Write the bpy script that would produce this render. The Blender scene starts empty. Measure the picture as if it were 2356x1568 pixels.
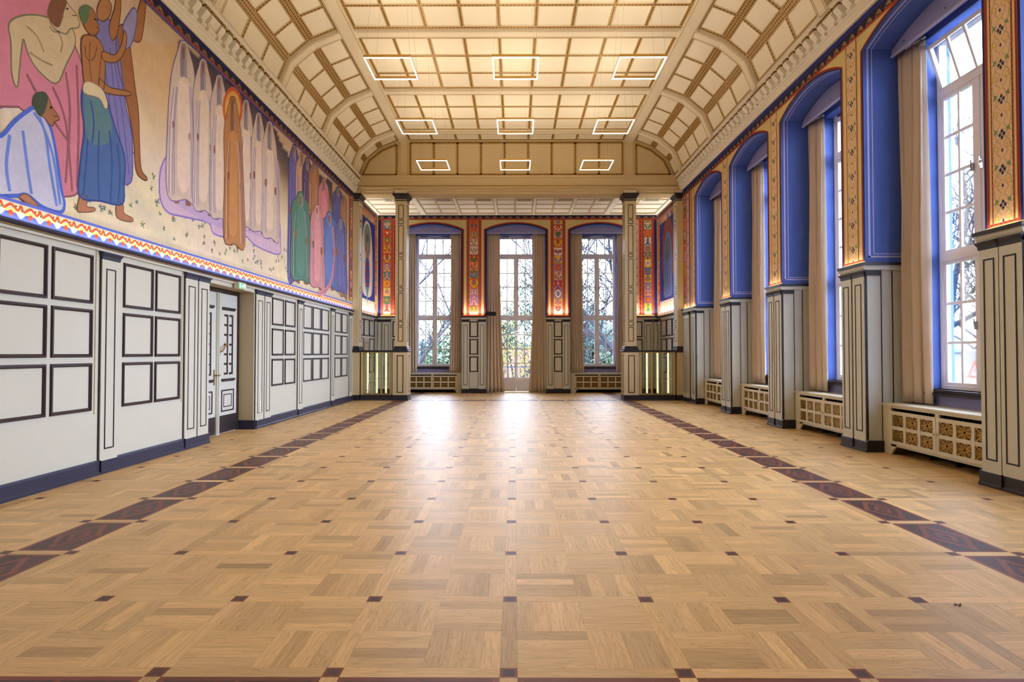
import bpy, math, random
from mathutils import Vector, Matrix
R_ = random.Random(11)
sc = bpy.context.scene
COL = sc.collection
PI = math.pi

# ------------------------------------------------------------------ helpers
def lin(c):
    return tuple(((x/255.0)/12.92 if x/255.0 <= 0.04045 else ((x/255.0+0.055)/1.055)**2.4) for x in c[:3])

class MB:
    """collects faces, builds ONE mesh object"""
    def __init__(s, M=None):
        s.v = []; s.f = []; s.m = []; s.c = []; s.uv = []; s.M = M
    def vi(s, p):
        p = Vector(p)
        if s.M is not None: p = s.M @ p
        s.v.append(p); return len(s.v)-1
    def idx(s, ids, m=0, c=None, uv=None):
        s.f.append(tuple(ids)); s.m.append(m); s.c.append(c); s.uv.append(uv)
    def face(s, pts, m=0, c=None, uv=None):
        s.idx([s.vi(p) for p in pts], m, c, uv)
    def box(s, x0, x1, y0, y1, z0, z1, m=0, c=None, ms=None):
        # ms: dict of per-side material: '-x','+x','-y','+y','-z','+z'
        i = [s.vi(p) for p in ((x0,y0,z0),(x1,y0,z0),(x1,y1,z0),(x0,y1,z0),(x0,y0,z1),(x1,y0,z1),(x1,y1,z1),(x0,y1,z1))]
        for k, q in (('-z',(0,3,2,1)),('+z',(4,5,6,7)),('-y',(0,1,5,4)),('+x',(1,2,6,5)),('+y',(2,3,7,6)),('-x',(3,0,4,7))):
            s.idx([i[a] for a in q], (ms or {}).get(k, m), c)
    def loft(s, rings, m=0, c=None, close=True, cap=True):
        n = len(rings[0]); ids = [[s.vi(p) for p in r] for r in rings]
        for a, b in zip(ids, ids[1:]):
            for k in range(n if close else n-1):
                s.idx((a[k], a[(k+1) % n], b[(k+1) % n], b[k]), m, c)
        if cap and close:
            s.idx(tuple(reversed(ids[0])), m, c); s.idx(tuple(ids[-1]), m, c)
    def prism(s, poly, axis, a0, a1, m=0, c=None, mside=None):
        # poly: 2D list; axis 'x': (y,z), 'y': (x,z), 'z': (x,y)
        def P(p, a):
            return {'x': (a, p[0], p[1]), 'y': (p[0], a, p[1]), 'z': (p[0], p[1], a)}[axis]
        A = [s.vi(P(p, a0)) for p in poly]; B = [s.vi(P(p, a1)) for p in poly]
        n = len(poly)
        s.idx(A, m, c); s.idx(tuple(reversed(B)), m, c)
        for k in range(n):
            mm = m if mside is None else (mside[k] if isinstance(mside, (list, tuple)) else mside)
            s.idx((A[k], B[k], B[(k+1) % n], A[(k+1) % n]), mm, c)
    def tube(s, path, rad, n=6, m=0, c=None, cap=True):
        path = [Vector(p) for p in path]; rings = []
        for k, p in enumerate(path):
            t = (path[min(k+1, len(path)-1)] - path[max(k-1, 0)])
            if t.length < 1e-9: t = Vector((0, 0, 1))
            t.normalize()
            u = t.cross(Vector((0, 0, 1)) if abs(t.z) < 0.9 else Vector((1, 0, 0))).normalized(); w = t.cross(u)
            r = rad[k] if isinstance(rad, (list, tuple)) else rad
            rings.append([p + u*(r*math.cos(2*PI*j/n)) + w*(r*math.sin(2*PI*j/n)) for j in range(n)])
        s.loft(rings, m, c, True, cap)
    def ring(s, O, U, V, N, u0, u1, v0, v1, prof, m=0, c=None):
        """mitred rectangular moulding; prof: list of (inset from the outer edge, height)"""
        O, U, V, N = Vector(O), Vector(U), Vector(V), Vector(N)
        ids = []
        for ins, h in prof:
            ids.append([s.vi(O+U*a+V*b+N*h) for a, b in ((u0+ins, v0+ins), (u1-ins, v0+ins), (u1-ins, v1-ins), (u0+ins, v1-ins))])
        for a, b in zip(ids, ids[1:]):
            for k in range(4):
                s.idx((a[k], a[(k+1) % 4], b[(k+1) % 4], b[k]), m, c)
    def build(s, name, mats, parent=None, smooth=False):
        me = bpy.data.meshes.new(name)
        me.from_pydata([tuple(p) for p in s.v], [], s.f)
        if not isinstance(mats, (list, tuple)): mats = [mats]
        for x in mats: me.materials.append(x)
        me.polygons.foreach_set('material_index', s.m)
        if any(c is not None for c in s.c):
            at = me.color_attributes.new('Col', 'FLOAT_COLOR', 'CORNER'); buf = []
            for f, c in zip(s.f, s.c):
                if c is None: c = (.5, .5, .5)
                if isinstance(c[0], (tuple, list)):
                    for cc in c: buf += [cc[0], cc[1], cc[2], 1]
                else:
                    buf += [c[0], c[1], c[2], 1]*len(f)
            at.data.foreach_set('color', buf)
        if any(u is not None for u in s.uv):
            ul = me.uv_layers.new(name='UVMap'); buf = []
            for f, u in zip(s.f, s.uv):
                for k in range(len(f)):
                    buf += list(u[k]) if u is not None else [0, 0]
            ul.data.foreach_set('uv', buf)
        if smooth: me.polygons.foreach_set('use_smooth', [True]*len(me.polygons))
        me.validate(); me.update()
        o = bpy.data.objects.new(name, me); COL.objects.link(o)
        if parent is not None: o.parent = parent
        return o

def empty(name, loc=(0,0,0), rz=0, parent=None):
    o = bpy.data.objects.new(name, None); COL.objects.link(o)
    o.location = loc; o.rotation_euler = (0, 0, rz); o.empty_display_size = .1
    if parent is not None: o.parent = parent
    return o
def tag(o, label, cat, group=None, kind=None):
    o['label'] = label; o['category'] = cat
    if group: o['group'] = group
    if kind: o['kind'] = kind
    return o
def struct(o, label=None):
    o['kind'] = 'structure'
    if label: o['label'] = label; o['category'] = o.name.split('_')[0]
    return o
def dup(o, parent=None, loc=None, rz=None):
    c = o.copy(); COL.objects.link(c); c.parent = parent
    if loc is not None: c.location = loc
    if rz is not None: c.rotation_euler = (0, 0, rz)
    for ch in list(o.children): dup(ch, c)
    return c
def frame(loc, rz):
    return Matrix.Translation(Vector(loc)) @ Matrix.Rotation(rz, 4, 'Z')

# ------------------------------------------------------------------ camera
FPX, HX, HY = 1355.0, 1184.0, 812.0
PITCH = math.atan((HY-784)/FPX); YAW = math.atan((HX-1178)/FPX)
cam = bpy.data.objects.new('camera', bpy.data.cameras.new('camera')); COL.objects.link(cam)
cam.data.sensor_width = 36; cam.data.lens = FPX*36/2356; cam.data.clip_end = 500; cam.data.clip_start = .05
cam.location = (0, 0, 1.6); cam.rotation_euler = (PI/2+PITCH, 0, YAW)
sc.camera = cam
CR = cam.rotation_euler.to_matrix()
def ray(px, py): return CR @ Vector(((px-1178)/FPX, (784-py)/FPX, -1))
def on_x(px, py, x):        # point of a wall plane x = const
    d = ray(px, py); t = x/d.x; return Vector((x, d.y*t, 1.6+d.z*t))
def on_y(px, py, y):
    d = ray(px, py); t = y/d.y; return Vector((d.x*t, y, 1.6+d.z*t))
def proj(p):
    q = CR.transposed() @ (Vector(p)-Vector((0,0,1.6)))
    return 1178+FPX*q.x/-q.z, 784-FPX*q.y/-q.z

# ------------------------------------------------------------------ materials
def mat(name): 
    m = bpy.data.materials.new(name); m.use_nodes = True; return m, m.node_tree
def N(nt, t, **kw):
    n = nt.nodes.new(t)
    for k, v in kw.items():
        if k.startswith('i_'): n.inputs[k[2:].replace('_', ' ')].default_value = v
        else: setattr(n, k, v)
    return n
def math_(nt, op, a, b=None, c=None):
    n = nt.nodes.new('ShaderNodeMath'); n.operation = op
    for k, x in enumerate((a, b, c)):
        if x is None: continue
        if isinstance(x, (int, float)): n.inputs[k].default_value = x
        else: nt.links.new(x, n.inputs[k])
    return n.outputs[0]
def mixc(nt, fac, a, b, mode='MIX'):
    n = nt.nodes.new('ShaderNodeMix'); n.data_type = 'RGBA'; n.blend_type = mode
    for k, x in ((0, fac), (6, a), (7, b)):
        if isinstance(x, (int, float)): n.inputs[k].default_value = x
        elif isinstance(x, (tuple, list)): n.inputs[k].default_value = (*x[:3], 1)
        else: nt.links.new(x, n.inputs[k])
    return n.outputs[2]
def paint(name, rgb, rough=.55, var=.06, scale=6, bump=.0, bscale=60, metal=0, spec=.4, stretch=None, sheen=0):
    m, nt = mat(name); b = nt.nodes['Principled BSDF']
    b.inputs['Roughness'].default_value = rough; b.inputs['Metallic'].default_value = metal
    b.inputs['Specular IOR Level'].default_value = spec
    tc = N(nt, 'ShaderNodeTexCoord'); vec = tc.outputs['Object']
    if stretch:
        mp = N(nt, 'ShaderNodeMapping'); mp.inputs['Scale'].default_value = stretch; nt.links.new(vec, mp.inputs[0]); vec = mp.outputs[0]
    no = N(nt, 'ShaderNodeTexNoise'); no.inputs['Scale'].default_value = scale; no.inputs['Detail'].default_value = 4
    nt.links.new(vec, no.inputs['Vector'])
    c = lin(rgb); lo = tuple(x*(1-var) for x in c); hi = tuple(min(1, x*(1+var)) for x in c)
    nt.links.new(mixc(nt, no.outputs['Fac'], lo, hi), b.inputs['Base Color'])
    if bump:
        n2 = N(nt, 'ShaderNodeTexNoise'); n2.inputs['Scale'].default_value = bscale; n2.inputs['Detail'].default_value = 3
        nt.links.new(vec, n2.inputs['Vector'])
        bp = N(nt, 'ShaderNodeBump'); bp.inputs['Strength'].default_value = bump; bp.inputs['Distance'].default_value = .01
        nt.links.new(n2.outputs['Fac'], bp.inputs['Height']); nt.links.new(bp.outputs[0], b.inputs['Normal'])
    return m
def emis(name, rgb, s):
    m, nt = mat(name); b = nt.nodes['Principled BSDF']
    b.inputs['Base Color'].default_value = (*rgb, 1); b.inputs['Emission Color'].default_value = (*rgb, 1); b.inputs['Emission Strength'].default_value = s
    m.cycles.emission_sampling = 'NONE'
    return m
def painted(name, rough=.75, mott=.16, scale=9, bump=.25):
    """colours of a painted decoration, brush mottled"""
    m, nt = mat(name); b = nt.nodes['Principled BSDF']; b.inputs['Roughness'].default_value = rough; b.inputs['Specular IOR Level'].default_value = .25
    at = N(nt, 'ShaderNodeAttribute'); at.attribute_name = 'Col'
    tc = N(nt, 'ShaderNodeTexCoord')
    no = N(nt, 'ShaderNodeTexNoise'); no.inputs['Scale'].default_value = scale; no.inputs['Detail'].default_value = 8; no.inputs['Roughness'].default_value = .65
    nt.links.new(tc.outputs['Object'], no.inputs['Vector'])
    f = math_(nt, 'MULTIPLY_ADD', no.outputs['Fac'], 2*mott, 1-mott)
    cb = N(nt, 'ShaderNodeCombineColor'); 
    for k in range(3): nt.links.new(f, cb.inputs[k])
    nt.links.new(mixc(nt, 1.0, at.outputs['Color'], cb.outputs[0], 'MULTIPLY'), b.inputs['Base Color'])
    if bump:
        bp = N(nt, 'ShaderNodeBump'); bp.inputs['Strength'].default_value = bump; bp.inputs['Distance'].default_value = .01
        n2 = N(nt, 'ShaderNodeTexNoise'); n2.inputs['Scale'].default_value = 40; nt.links.new(tc.outputs['Object'], n2.inputs['Vector'])
        nt.links.new(n2.outputs['Fac'], bp.inputs['Height']); nt.links.new(bp.outputs[0], b.inputs['Normal'])
    return m
def parquet():
    m, nt = mat('oak parquet'); b = nt.nodes['Principled BSDF']
    at = N(nt, 'ShaderNodeAttribute'); at.attribute_name = 'Col'
    uv = N(nt, 'ShaderNodeUVMap'); uv.uv_map = 'UVMap'
    mp = N(nt, 'ShaderNodeMapping'); mp.inputs['Scale'].default_value = (2.2, 34, 1); nt.links.new(uv.outputs[0], mp.inputs[0])
    n1 = N(nt, 'ShaderNodeTexNoise'); n1.inputs['Scale'].default_value = 1.6; n1.inputs['Detail'].default_value = 7; n1.inputs['Roughness'].default_value = .6; n1.inputs['Distortion'].default_value = .7
    nt.links.new(mp.outputs[0], n1.inputs['Vector'])
    mp2 = N(nt, 'ShaderNodeMapping'); mp2.inputs['Scale'].default_value = (1.1, 9, 1); nt.links.new(uv.outputs[0], mp2.inputs[0])
    n2 = N(nt, 'ShaderNodeTexNoise'); n2.inputs['Scale'].default_value = 1.3; n2.inputs['Detail'].default_value = 1.5
    nt.links.new(mp2.outputs[0], n2.inputs['Vector'])
    rings = math_(nt, 'FRACT', math_(nt, 'MULTIPLY', n2.outputs['Fac'], 13.0))
    rings = math_(nt, 'SMOOTH_MAX', math_(nt, 'MULTIPLY_ADD', rings, -4.0, 1.0), 0.0, .3)
    g = math_(nt, 'MULTIPLY_ADD', n1.outputs['Fac'], .85, .60)
    g = math_(nt, 'SUBTRACT', g, math_(nt, 'MULTIPLY', rings, .20))
    cb = N(nt, 'ShaderNodeCombineColor'); nt.links.new(g, cb.inputs[0]); nt.links.new(math_(nt, 'POWER', g, 1.12), cb.inputs[1]); nt.links.new(math_(nt, 'POWER', g, 1.3), cb.inputs[2])
    nt.links.new(mixc(nt, 1.0, at.outputs['Color'], cb.outputs[0], 'MULTIPLY'), b.inputs['Base Color'])
    nt.links.new(math_(nt, 'MULTIPLY_ADD', n1.outputs['Fac'], .14, .37), b.inputs['Roughness'])
    b.inputs['Specular IOR Level'].default_value = .4
    bp = N(nt, 'ShaderNodeBump'); bp.inputs['Strength'].default_value = .08; bp.inputs['Distance'].default_value = .004
    nt.links.new(n1.outputs['Fac'], bp.inputs['Height']); nt.links.new(bp.outputs[0], b.inputs['Normal'])
    return m
def gold_band(name, rows):
    """stencilled gold and black chain on cream; uv.x in metres along, uv.y 0..1 across"""
    m, nt = mat(name); b = nt.nodes['Principled BSDF']; b.inputs['Roughness'].default_value = .45
    uv = N(nt, 'ShaderNodeUVMap'); uv.uv_map = 'UVMap'; sp = N(nt, 'ShaderNodeSeparateXYZ'); nt.links.new(uv.outputs[0], sp.inputs[0])
    u, v = sp.outputs[0], sp.outputs[1]
    vv = math_(nt, 'FRACT', math_(nt, 'MULTIPLY', v, float(rows)))
    s1 = math_(nt, 'MULTIPLY', math_(nt, 'SINE', math_(nt, 'MULTIPLY', u, 2*PI/.16)), .2)
    d1 = math_(nt, 'ABSOLUTE', math_(nt, 'SUBTRACT', vv, math_(nt, 'ADD', s1, .5)))
    d2 = math_(nt, 'ABSOLUTE', math_(nt, 'SUBTRACT', vv, math_(nt, 'SUBTRACT', .5, s1)))
    d = math_(nt, 'MINIMUM', d1, d2)
    gold = math_(nt, 'LESS_THAN', d, .15)
    edge = math_(nt, 'GREATER_THAN', math_(nt, 'ABSOLUTE', math_(nt, 'SUBTRACT', vv, .5)), .42)
    ins = math_(nt, 'MULTIPLY', math_(nt, 'LESS_THAN', math_(nt, 'ABSOLUTE', math_(nt, 'SUBTRACT', vv, .5)), .12), math_(nt, 'GREATER_THAN', math_(nt, 'ABSOLUTE', s1), .09))
    c = mixc(nt, gold, lin((206, 178, 124)), lin((182, 134, 50)))
    c = mixc(nt, ins, c, lin((38, 28, 18)))
    c = mixc(nt, edge, c, lin((112, 84, 40)))
    nt.links.new(c, b.inputs['Base Color']); nt.links.new(math_(nt, 'MULTIPLY', gold, .35), b.inputs['Metallic'])
    return m
def glass_mat(name, tint=(1, 1, 1), refl=.06):
    m, nt = mat(name)
    for n in list(nt.nodes):
        if n.type == 'BSDF_PRINCIPLED': nt.nodes.remove(n)
    out = [n for n in nt.nodes if n.type == 'OUTPUT_MATERIAL'][0]
    t = N(nt, 'ShaderNodeBsdfTransparent'); t.inputs[0].default_value = (*tint, 1)
    g = N(nt, 'ShaderNodeBsdfGlossy'); g.inputs['Roughness'].default_value = .02
    mx = N(nt, 'ShaderNodeMixShader'); fr = N(nt, 'ShaderNodeFresnel'); fr.inputs[0].default_value = 1.45
    nt.links.new(math_(nt, 'MULTIPLY', fr.outputs[0], refl*12), mx.inputs[0]); nt.links.new(t.outputs[0], mx.inputs[1]); nt.links.new(g.outputs[0], mx.inputs[2])
    nt.links.new(mx.outputs[0], out.inputs[0])
    return m

M = dict(
    wains=paint('wainscot grey paint', (202, 200, 186), .5, .03, 3, .05, 90),
    panel=paint('panel grey paint', (203, 205, 198), .55, .03, 3, .04, 90),
    wbrown=paint('door reveal paint', (186, 170, 138), .6, .03, 3),
    dark=paint('dark stained moulding', (52, 38, 40), .42, .15, 8, 0, 60, stretch=(1, 1, 6)),
    black=paint('black line paint', (30, 26, 30), .5, .1),
    navy=paint('navy baseboard lacquer', (46, 49, 72), .38, .08, 4, .05, 30),
    char=paint('charcoal baseboard lacquer', (42, 39, 46), .4, .08, 4, .05, 30),
    ochre=paint('ochre wall paint', (210, 190, 130), .75, .06, 5, .15, 45),
    blue=paint('cobalt wall paint', (80, 106, 182), .7, .07, 4, .1, 45),
    lav=paint('lavender wall paint', (140, 140, 190), .6, .05, 4),
    line=paint('pale lavender line', (184, 180, 220), .6, .03),
    red=paint('brick red stripe', (172, 66, 42), .7, .1, 20),
    nstripe=paint('deep navy stripe', (36, 34, 72), .7, .1, 20),
    cream=paint('ceiling cream paint', (244, 234, 212), .7, .025, 2, .06, 40),
    cream2=paint('stucco cream paint', (236, 224, 198), .6, .03, 3),
    ivory=paint('ivory corbel paint', (250, 246, 236), .6, .03, 3),
    gline=paint('gilt line', (176, 130, 52), .35, .1, 10, metal=.5),
    brass=paint('polished brass', (210, 172, 96), .28, .08, 10, metal=.85),
    oldbrass=paint('aged brass', (160, 122, 64), .35, .15, 12, metal=.8),
    wframe=paint('white window lacquer', (232, 228, 232), .35, .02, 4),
    curtain=paint('beige wool curtain', (220, 200, 180), .9, .05, 30, .15, 160, spec=.1),
    colm=paint('warm-lit column tan', (206, 188, 150), .5, .04, 4, .05, 60),  # warm lamp light on the columns is put into this tan
    chrome=paint('chrome', (200, 200, 205), .15, .02, 5, metal=1),
    rad=paint('radiator cover paint', (210, 202, 178), .5, .03, 4, .04, 80),
    void=paint('dark cast iron', (22, 20, 20), .7, .2, 8),
    white=paint('white plastic', (236, 236, 232), .4, .02),
    ventm=paint('vent lacquer', (226, 216, 196), .5, .03),
    bark=paint('tree bark', (36, 36, 42), .9, .25, 14, .4, 30),
    leafg=paint('green autumn leaves', (72, 92, 66), .7, .35, 3),
    leafy=paint('yellow autumn leaves', (150, 130, 50), .7, .25, 3),
    leafd=paint('dark green leaves', (50, 72, 70), .7, .35, 3),
    roofred=paint('red clay roof', (74, 34, 32), .8, .15, 4),
    asphalt=paint('terrace paving', (46, 52, 42), .9, .15, 2),
    galv=paint('galvanised steel', (90, 98, 108), .4, .1, 8, metal=.6),
    sgreen=emis('lit exit green', lin((34, 150, 92)), 1.0),
    swhite=emis('lit exit white', lin((230, 245, 236)), 1.2),
    led=emis('white led diffuser', (1.0, .97, .93), 6.0),
    alc=paint('white alcove ceiling paint', (246, 242, 232), .6, .02, 3),
    rear=paint('darkened rear wall', (112, 92, 70), .6, .1, 4),  # unseen rear wall, toned dark to cut the light it bounces
    gable=paint('shaded stucco cream', (216, 194, 148), .65, .03, 3),  # stucco cream with the shade of the end wall put into its colour
    house=paint('rendered house wall', (120, 118, 112), .9),
    ledw=emis('warm led strip', (1.0, .88, .52), .75),
    fresco=painted('fresco paint', .85, .2, 7, .35),
    orn=painted('stencilled ornament paint', .75, .08, 14, .12),
    floor=parquet(), gold1=gold_band('gilt chain band', 1), gold3=gold_band('gilt triple chain band', 3),
    glass=glass_mat('window glass', (1, 1, 1), .05), vglass=glass_mat('cabinet glass', (.93, .97, .95), .08),
)
FR = [(0, 0), (.006, .022), (.026, .024), (.036, .012), (.045, .003)]      # panel moulding
FT = [(0, .0), (.001, .006), (.017, .006), (.018, 0)]                      # thin inlay line

def translucent(m, w):
    nt = m.node_tree; b = nt.nodes['Principled BSDF']; out = [n for n in nt.nodes if n.type == 'OUTPUT_MATERIAL'][0]
    t = N(nt, 'ShaderNodeBsdfTranslucent'); t.inputs[0].default_value = (*lin((220, 200, 180)), 1)
    mx = N(nt, 'ShaderNodeMixShader'); mx.inputs[0].default_value = w
    nt.links.new(b.outputs[0], mx.inputs[1]); nt.links.new(t.outputs[0], mx.inputs[2]); nt.links.new(mx.outputs[0], out.inputs[0])
translucent(M['curtain'], .12)
# ------------------------------------------------------------------ flat painting on a plane
class Paint:
    def __init__(s, O, U, V, Nn, step=.0008, fine=False):
        s.O, s.U, s.V, s.N, s.st = Vector(O), Vector(U), Vector(V), Vector(Nn), step; s.mb = MB(); s.k = 0; s.fine = fine
    def P(s, u, v, L): return s.O+s.U*u+s.V*v+s.N*(L*s.st)
    def lev(s, L):              # no two neighbouring coats of paint share one plane
        s.k += 1; return L+((s.k % 20)*.01 if s.fine else (s.k % 40)*.02)
    def poly(s, pts, col, L=1):
        L = s.lev(L)
        s.mb.face([s.P(u, v, L) for u, v in pts], 0, lin(col))
    def rect(s, u0, u1, v0, v1, col, L=1): s.poly([(u0, v0), (u1, v0), (u1, v1), (u0, v1)], col, L)
    def line(s, pts, w, col, L=2, close=False):
        L = s.lev(L); n = len(pts); lc = lin(col); ids = []
        for k in range(n):
            a = Vector(pts[(k-1) % n] if (close or k) else pts[0]); b = Vector(pts[(k+1) % n] if (close or k < n-1) else pts[-1])
            t = b-a
            if t.length < 1e-9: t = Vector((1, 0))
            t.normalize(); q = Vector((-t.y, t.x))*(w/2); p = Vector(pts[k])
            ids.append((s.mb.vi(s.P(p.x+q.x, p.y+q.y, L)), s.mb.vi(s.P(p.x-q.x, p.y-q.y, L))))
        for k in range(n if close else n-1):
            a, b = ids[k], ids[(k+1) % n]; s.mb.idx((a[0], a[1], b[1], b[0]), 0, lc)
    def circ(s, u, v, r, col, L=2, n=14, ry=None):
        s.poly([(u+r*math.cos(2*PI*k/n), v+(ry or r)*math.sin(2*PI*k/n)) for k in range(n)], col, L)
    def dia(s, u, v, a, b, col, L=2): s.poly([(u-a, v), (u, v-b), (u+a, v), (u, v+b)], col, L)
def smooth(pts, n=4, close=True):
    out = []; m = len(pts)
    for k in range(m if close else m-1):
        p0, p1, p2, p3 = [Vector(pts[(k+j) % m] if close else pts[max(0, min(m-1, k+j))]) for j in (-1, 0, 1, 2)]
        for i in range(n):
            t = i/n
            q = .5*((2*p1)+(p2-p0)*t+(2*p0-5*p1+4*p2-p3)*t*t+(3*p1-p0-3*p2+p3)*t**3); out.append((q.x, q.y))
    if not close: out.append(tuple(pts[-1]))
    return out
# light levels
EN_DOWN, EN_UP, SKY, SKYC, LED_W, UPL, EXPO = 6.0, 13.0, 21.0, (.75, .89, 1.16), 1.6, 7.0, 0.54
# ------------------------------------------------------------------ room measures
XL, XR, YB, YC, YREAR = -5.50, 5.72, 23.6, 19.95, -3.0
CM = .06                                    # axis of the vault
ML, MR, MBK = frame((XL, 0, 0), PI/2), frame((XR, 0, 0), -PI/2), frame((0, YB, 0), 0)
SPR, CRN = 6.58, 6.83
FK = [7.28+2.99*k for k in range(-1, 4)]    # near edges of the niches of the window wall
NW = 2.32                                   # niche width
NEAR = {1: 7.15}                             # the first niche in view is a little wider
NZ = [(NEAR.get(k, F), F+NW) for k, F in enumerate(FK)]
ROWS = [(2.24, 2.875), (1.545, 2.168), (.85, 1.472)]

# ------------------------------------------------------------------ parquet floor
def build_floor():
    mb = MB(); S = .882; w = .0882; r = random.Random(3)
    def oak():
        k = r.gauss(0, .085); h = r.gauss(0, .05)
        b = (.62*(1+k), .395*(1+k-.15*h), .165*(1+k-.5*h))
        if r.random() < .1: b = tuple(x*.78 for x in b)
        return b
    def mahog(): 
        k = r.uniform(.8, 1.2); return (.185*k, .050*k, .022*k)
    def ebony():
        k = r.uniform(.7, 1.35); return (.062*k, .026*k, .021*k)
    def plank(x0, x1, y0, y1, along, col, z=0):
        o1, o2 = r.uniform(0, 60), r.uniform(0, 60)
        if along == 'x': uv = [(o1, o2), (o1+x1-x0, o2), (o1+x1-x0, o2+y1-y0), (o1, o2+y1-y0)]
        else: uv = [(o1, o2), (o1, o2+x1-x0), (o1+y1-y0, o2+x1-x0), (o1+y1-y0, o2)]
        g = .0003
        mb.face([(x0+g, y0+g, z), (x1-g, y0+g, z), (x1-g, y1-g, z), (x0+g, y1-g, z)], 0, col, uv)
    def block(x0, x1, y0, y1, along, n=4):
        for k in range(n):
            if along == 'x': plank(x0, x1, y0+(y1-y0)*k/n, y0+(y1-y0)*(k+1)/n, 'x', oak())
            else: plank(x0+(x1-x0)*k/n, x0+(x1-x0)*(k+1)/n, y0, y1, 'y', oak())
    def poly(pts, col):
        o1, o2 = r.uniform(0, 60), r.uniform(0, 60)
        mb.face([(x, y, .0004) for x, y in pts], 0, col, [(o1+x, o2+y) for x, y in pts])
    def cell(x0, x1, y0, y1):
        nx = 1 if x1-x0 < .5 else (2 if x1-x0 < 1.0 else 3); ny = 1 if y1-y0 < .5 else 2
        for i in range(nx):
            for j in range(ny):
                block(x0+(x1-x0)*i/nx, x0+(x1-x0)*(i+1)/nx, y0+(y1-y0)*j/ny, y0+(y1-y0)*(j+1)/ny, 'y' if (i+j) % 2 else 'x')
    def darkcell(x0, x1, y0, y1):
        e = .035
        plank(x0, x0+e, y0, y1, 'y', mahog()); plank(x1-e, x1, y0, y1, 'y', mahog())
        plank(x0+e, x1-e, y0, y0+e, 'x', mahog()); plank(x0+e, x1-e, y1-e, y1, 'x', mahog())
        x0 += e; x1 -= e; y0 += e; y1 -= e; cx, cy = (x0+x1)/2, (y0+y1)/2
        for a, b in (((x0, y0), (cx, y0)), ((cx, y0), (x1, y0))): pass
        plank(x0, cx, y0, cy, 'y', ebony()); plank(cx, x1, y0, cy, 'y', ebony()); plank(x0, cx, cy, y1, 'y', ebony()); plank(cx, x1, cy, y1, 'y', ebony())
        t = .05                              # mahogany lozenge of mitred bands
        L = [(cx, y0), (x1, cy), (cx, y1), (x0, cy)]
        def sc_(p, s): return (cx+(p[0]-cx)*s, cy+(p[1]-cy)*s)
        for k in range(4):
            a, b = L[k], L[(k+1) % 4]; poly([a, b, sc_(b, .72), sc_(a, .72)], mahog())
        for s in (.42,):
            for k in range(4):
                a, b = L[k], L[(k+1) % 4]; poly([sc_(a, s), sc_(b, s), sc_(b, s*.5), sc_(a, s*.5)], mahog())
    def square(x0, x1, y0, y1):
        e = .016; c = mahog()
        plank(x0, x1, y0, y0+e, 'x', c); plank(x0, x1, y1-e, y1, 'x', c); plank(x0, x0+e, y0+e, y1-e, 'y', c); plank(x1-e, x1, y0+e, y1-e, 'y', c)
        plank(x0+e, x1-e, y0+e, y1-e, 'y', ebony())
    CX = -.03
    xs = [-6.5, CX-5.91*S, CX-4.6*S] + [CX+k*S for k in range(-4, 5)] + [CX+4.6*S, CX+5.91*S, 7.1]
    y0 = 2.985
    ys = [y0-.6*S-k*S for k in range(7, -1, -1)] + [y0+k*S for k in range(20)] + [y0+19*S+.6*S+k*S for k in range(0, 6)]
    h = w/2
    def kind(v, lst, i):                    # dark border strips lie between the close pairs
        return abs((lst[i+1]-lst[i])-.6*S) < .02
    for i in range(len(xs)-1):
        for j in range(len(ys)-1):
            dx, dy = kind(0, xs, i), kind(0, ys, j)
            X0, X1, Y0, Y1 = xs[i]+h, xs[i+1]-h, ys[j]+h, ys[j+1]-h
            inx = abs((xs[i]+xs[i+1])/2-CX) < 4.65*S
            if (dx and Y0 > 1.9) or (dy and inx): darkcell(X0, X1, Y0, Y1)
            else: cell(X0, X1, Y0, Y1)
    for i in range(len(xs)):
        for j in range(len(ys)-1):
            plank(xs[i]-h, xs[i]+h, ys[j]+h, ys[j+1]-h, 'y', oak())
    for j in range(len(ys)):
        for i in range(len(xs)-1):
            plank(xs[i]+h, xs[i+1]-h, ys[j]-h, ys[j]+h, 'x', oak())
        for i in range(len(xs)): square(xs[i]-h, xs[i]+h, ys[j]-h, ys[j]+h)
    o = mb.build('floor', M['floor'])
    me = o.data
    struct(o, 'oak parquet floor with dark inlaid border strips and small dark squares')
    s = MB(); s.box(-6.5, 7.1, -3.1, 25, -.2, -.004, 0); u = s.build('subfloor', M['void'], o)
build_floor()

# ------------------------------------------------------------------ wall pieces (local frame: x along, y into the wall, z up)
def pilaster(parent, Mx, a0, a1, z0=.19, z1=2.945, dep=.03, cap=True, inlay=True, m='wains', capm='navy'):
    mb = MB(Mx); mb.box(a0, a1, -dep, .0, z0-.05, z1-.05)
    o = mb.build('pilaster', M[m], parent)
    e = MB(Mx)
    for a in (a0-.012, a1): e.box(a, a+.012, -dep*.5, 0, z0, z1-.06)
    e.build('shadow_line', M['black'], o)  # black strips painted as the shadow in the gaps beside the pilaster
    if cap:
        c = MB(Mx); e0 = .012
        rings = []
        for ex, z in ((.0, z1-.095), (.008, z1-.09), (.012, z1-.05), (.035, z1-.01), (.035, z1)):
            rings.append([(a0-ex, 0, z), (a0-ex, -dep-ex, z), (a1+ex, -dep-ex, z), (a1+ex, 0, z)])
        c.loft(rings, 0); c.build('capital', M[capm], o)
    if inlay:
        w = (a1-a0); k = MB(Mx)
        k.ring((0, -dep, 0), (1, 0, 0), (0, 0, 1), (0, -1, 0), a0+w*.22, a1-w*.22, z0+.13, z1-.21, FT)
        k.build('inlay', M['black'], o)
    return o
def panel(parent, Mx, a0, a1, z0, z1, dep=0):
    k = MB(Mx); k.ring((0, -dep, 0), (1, 0, 0), (0, 0, 1), (0, -1, 0), a0, a1, z0, z1, FR)
    return k.build('panel_frame', M['dark'], parent)
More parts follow.
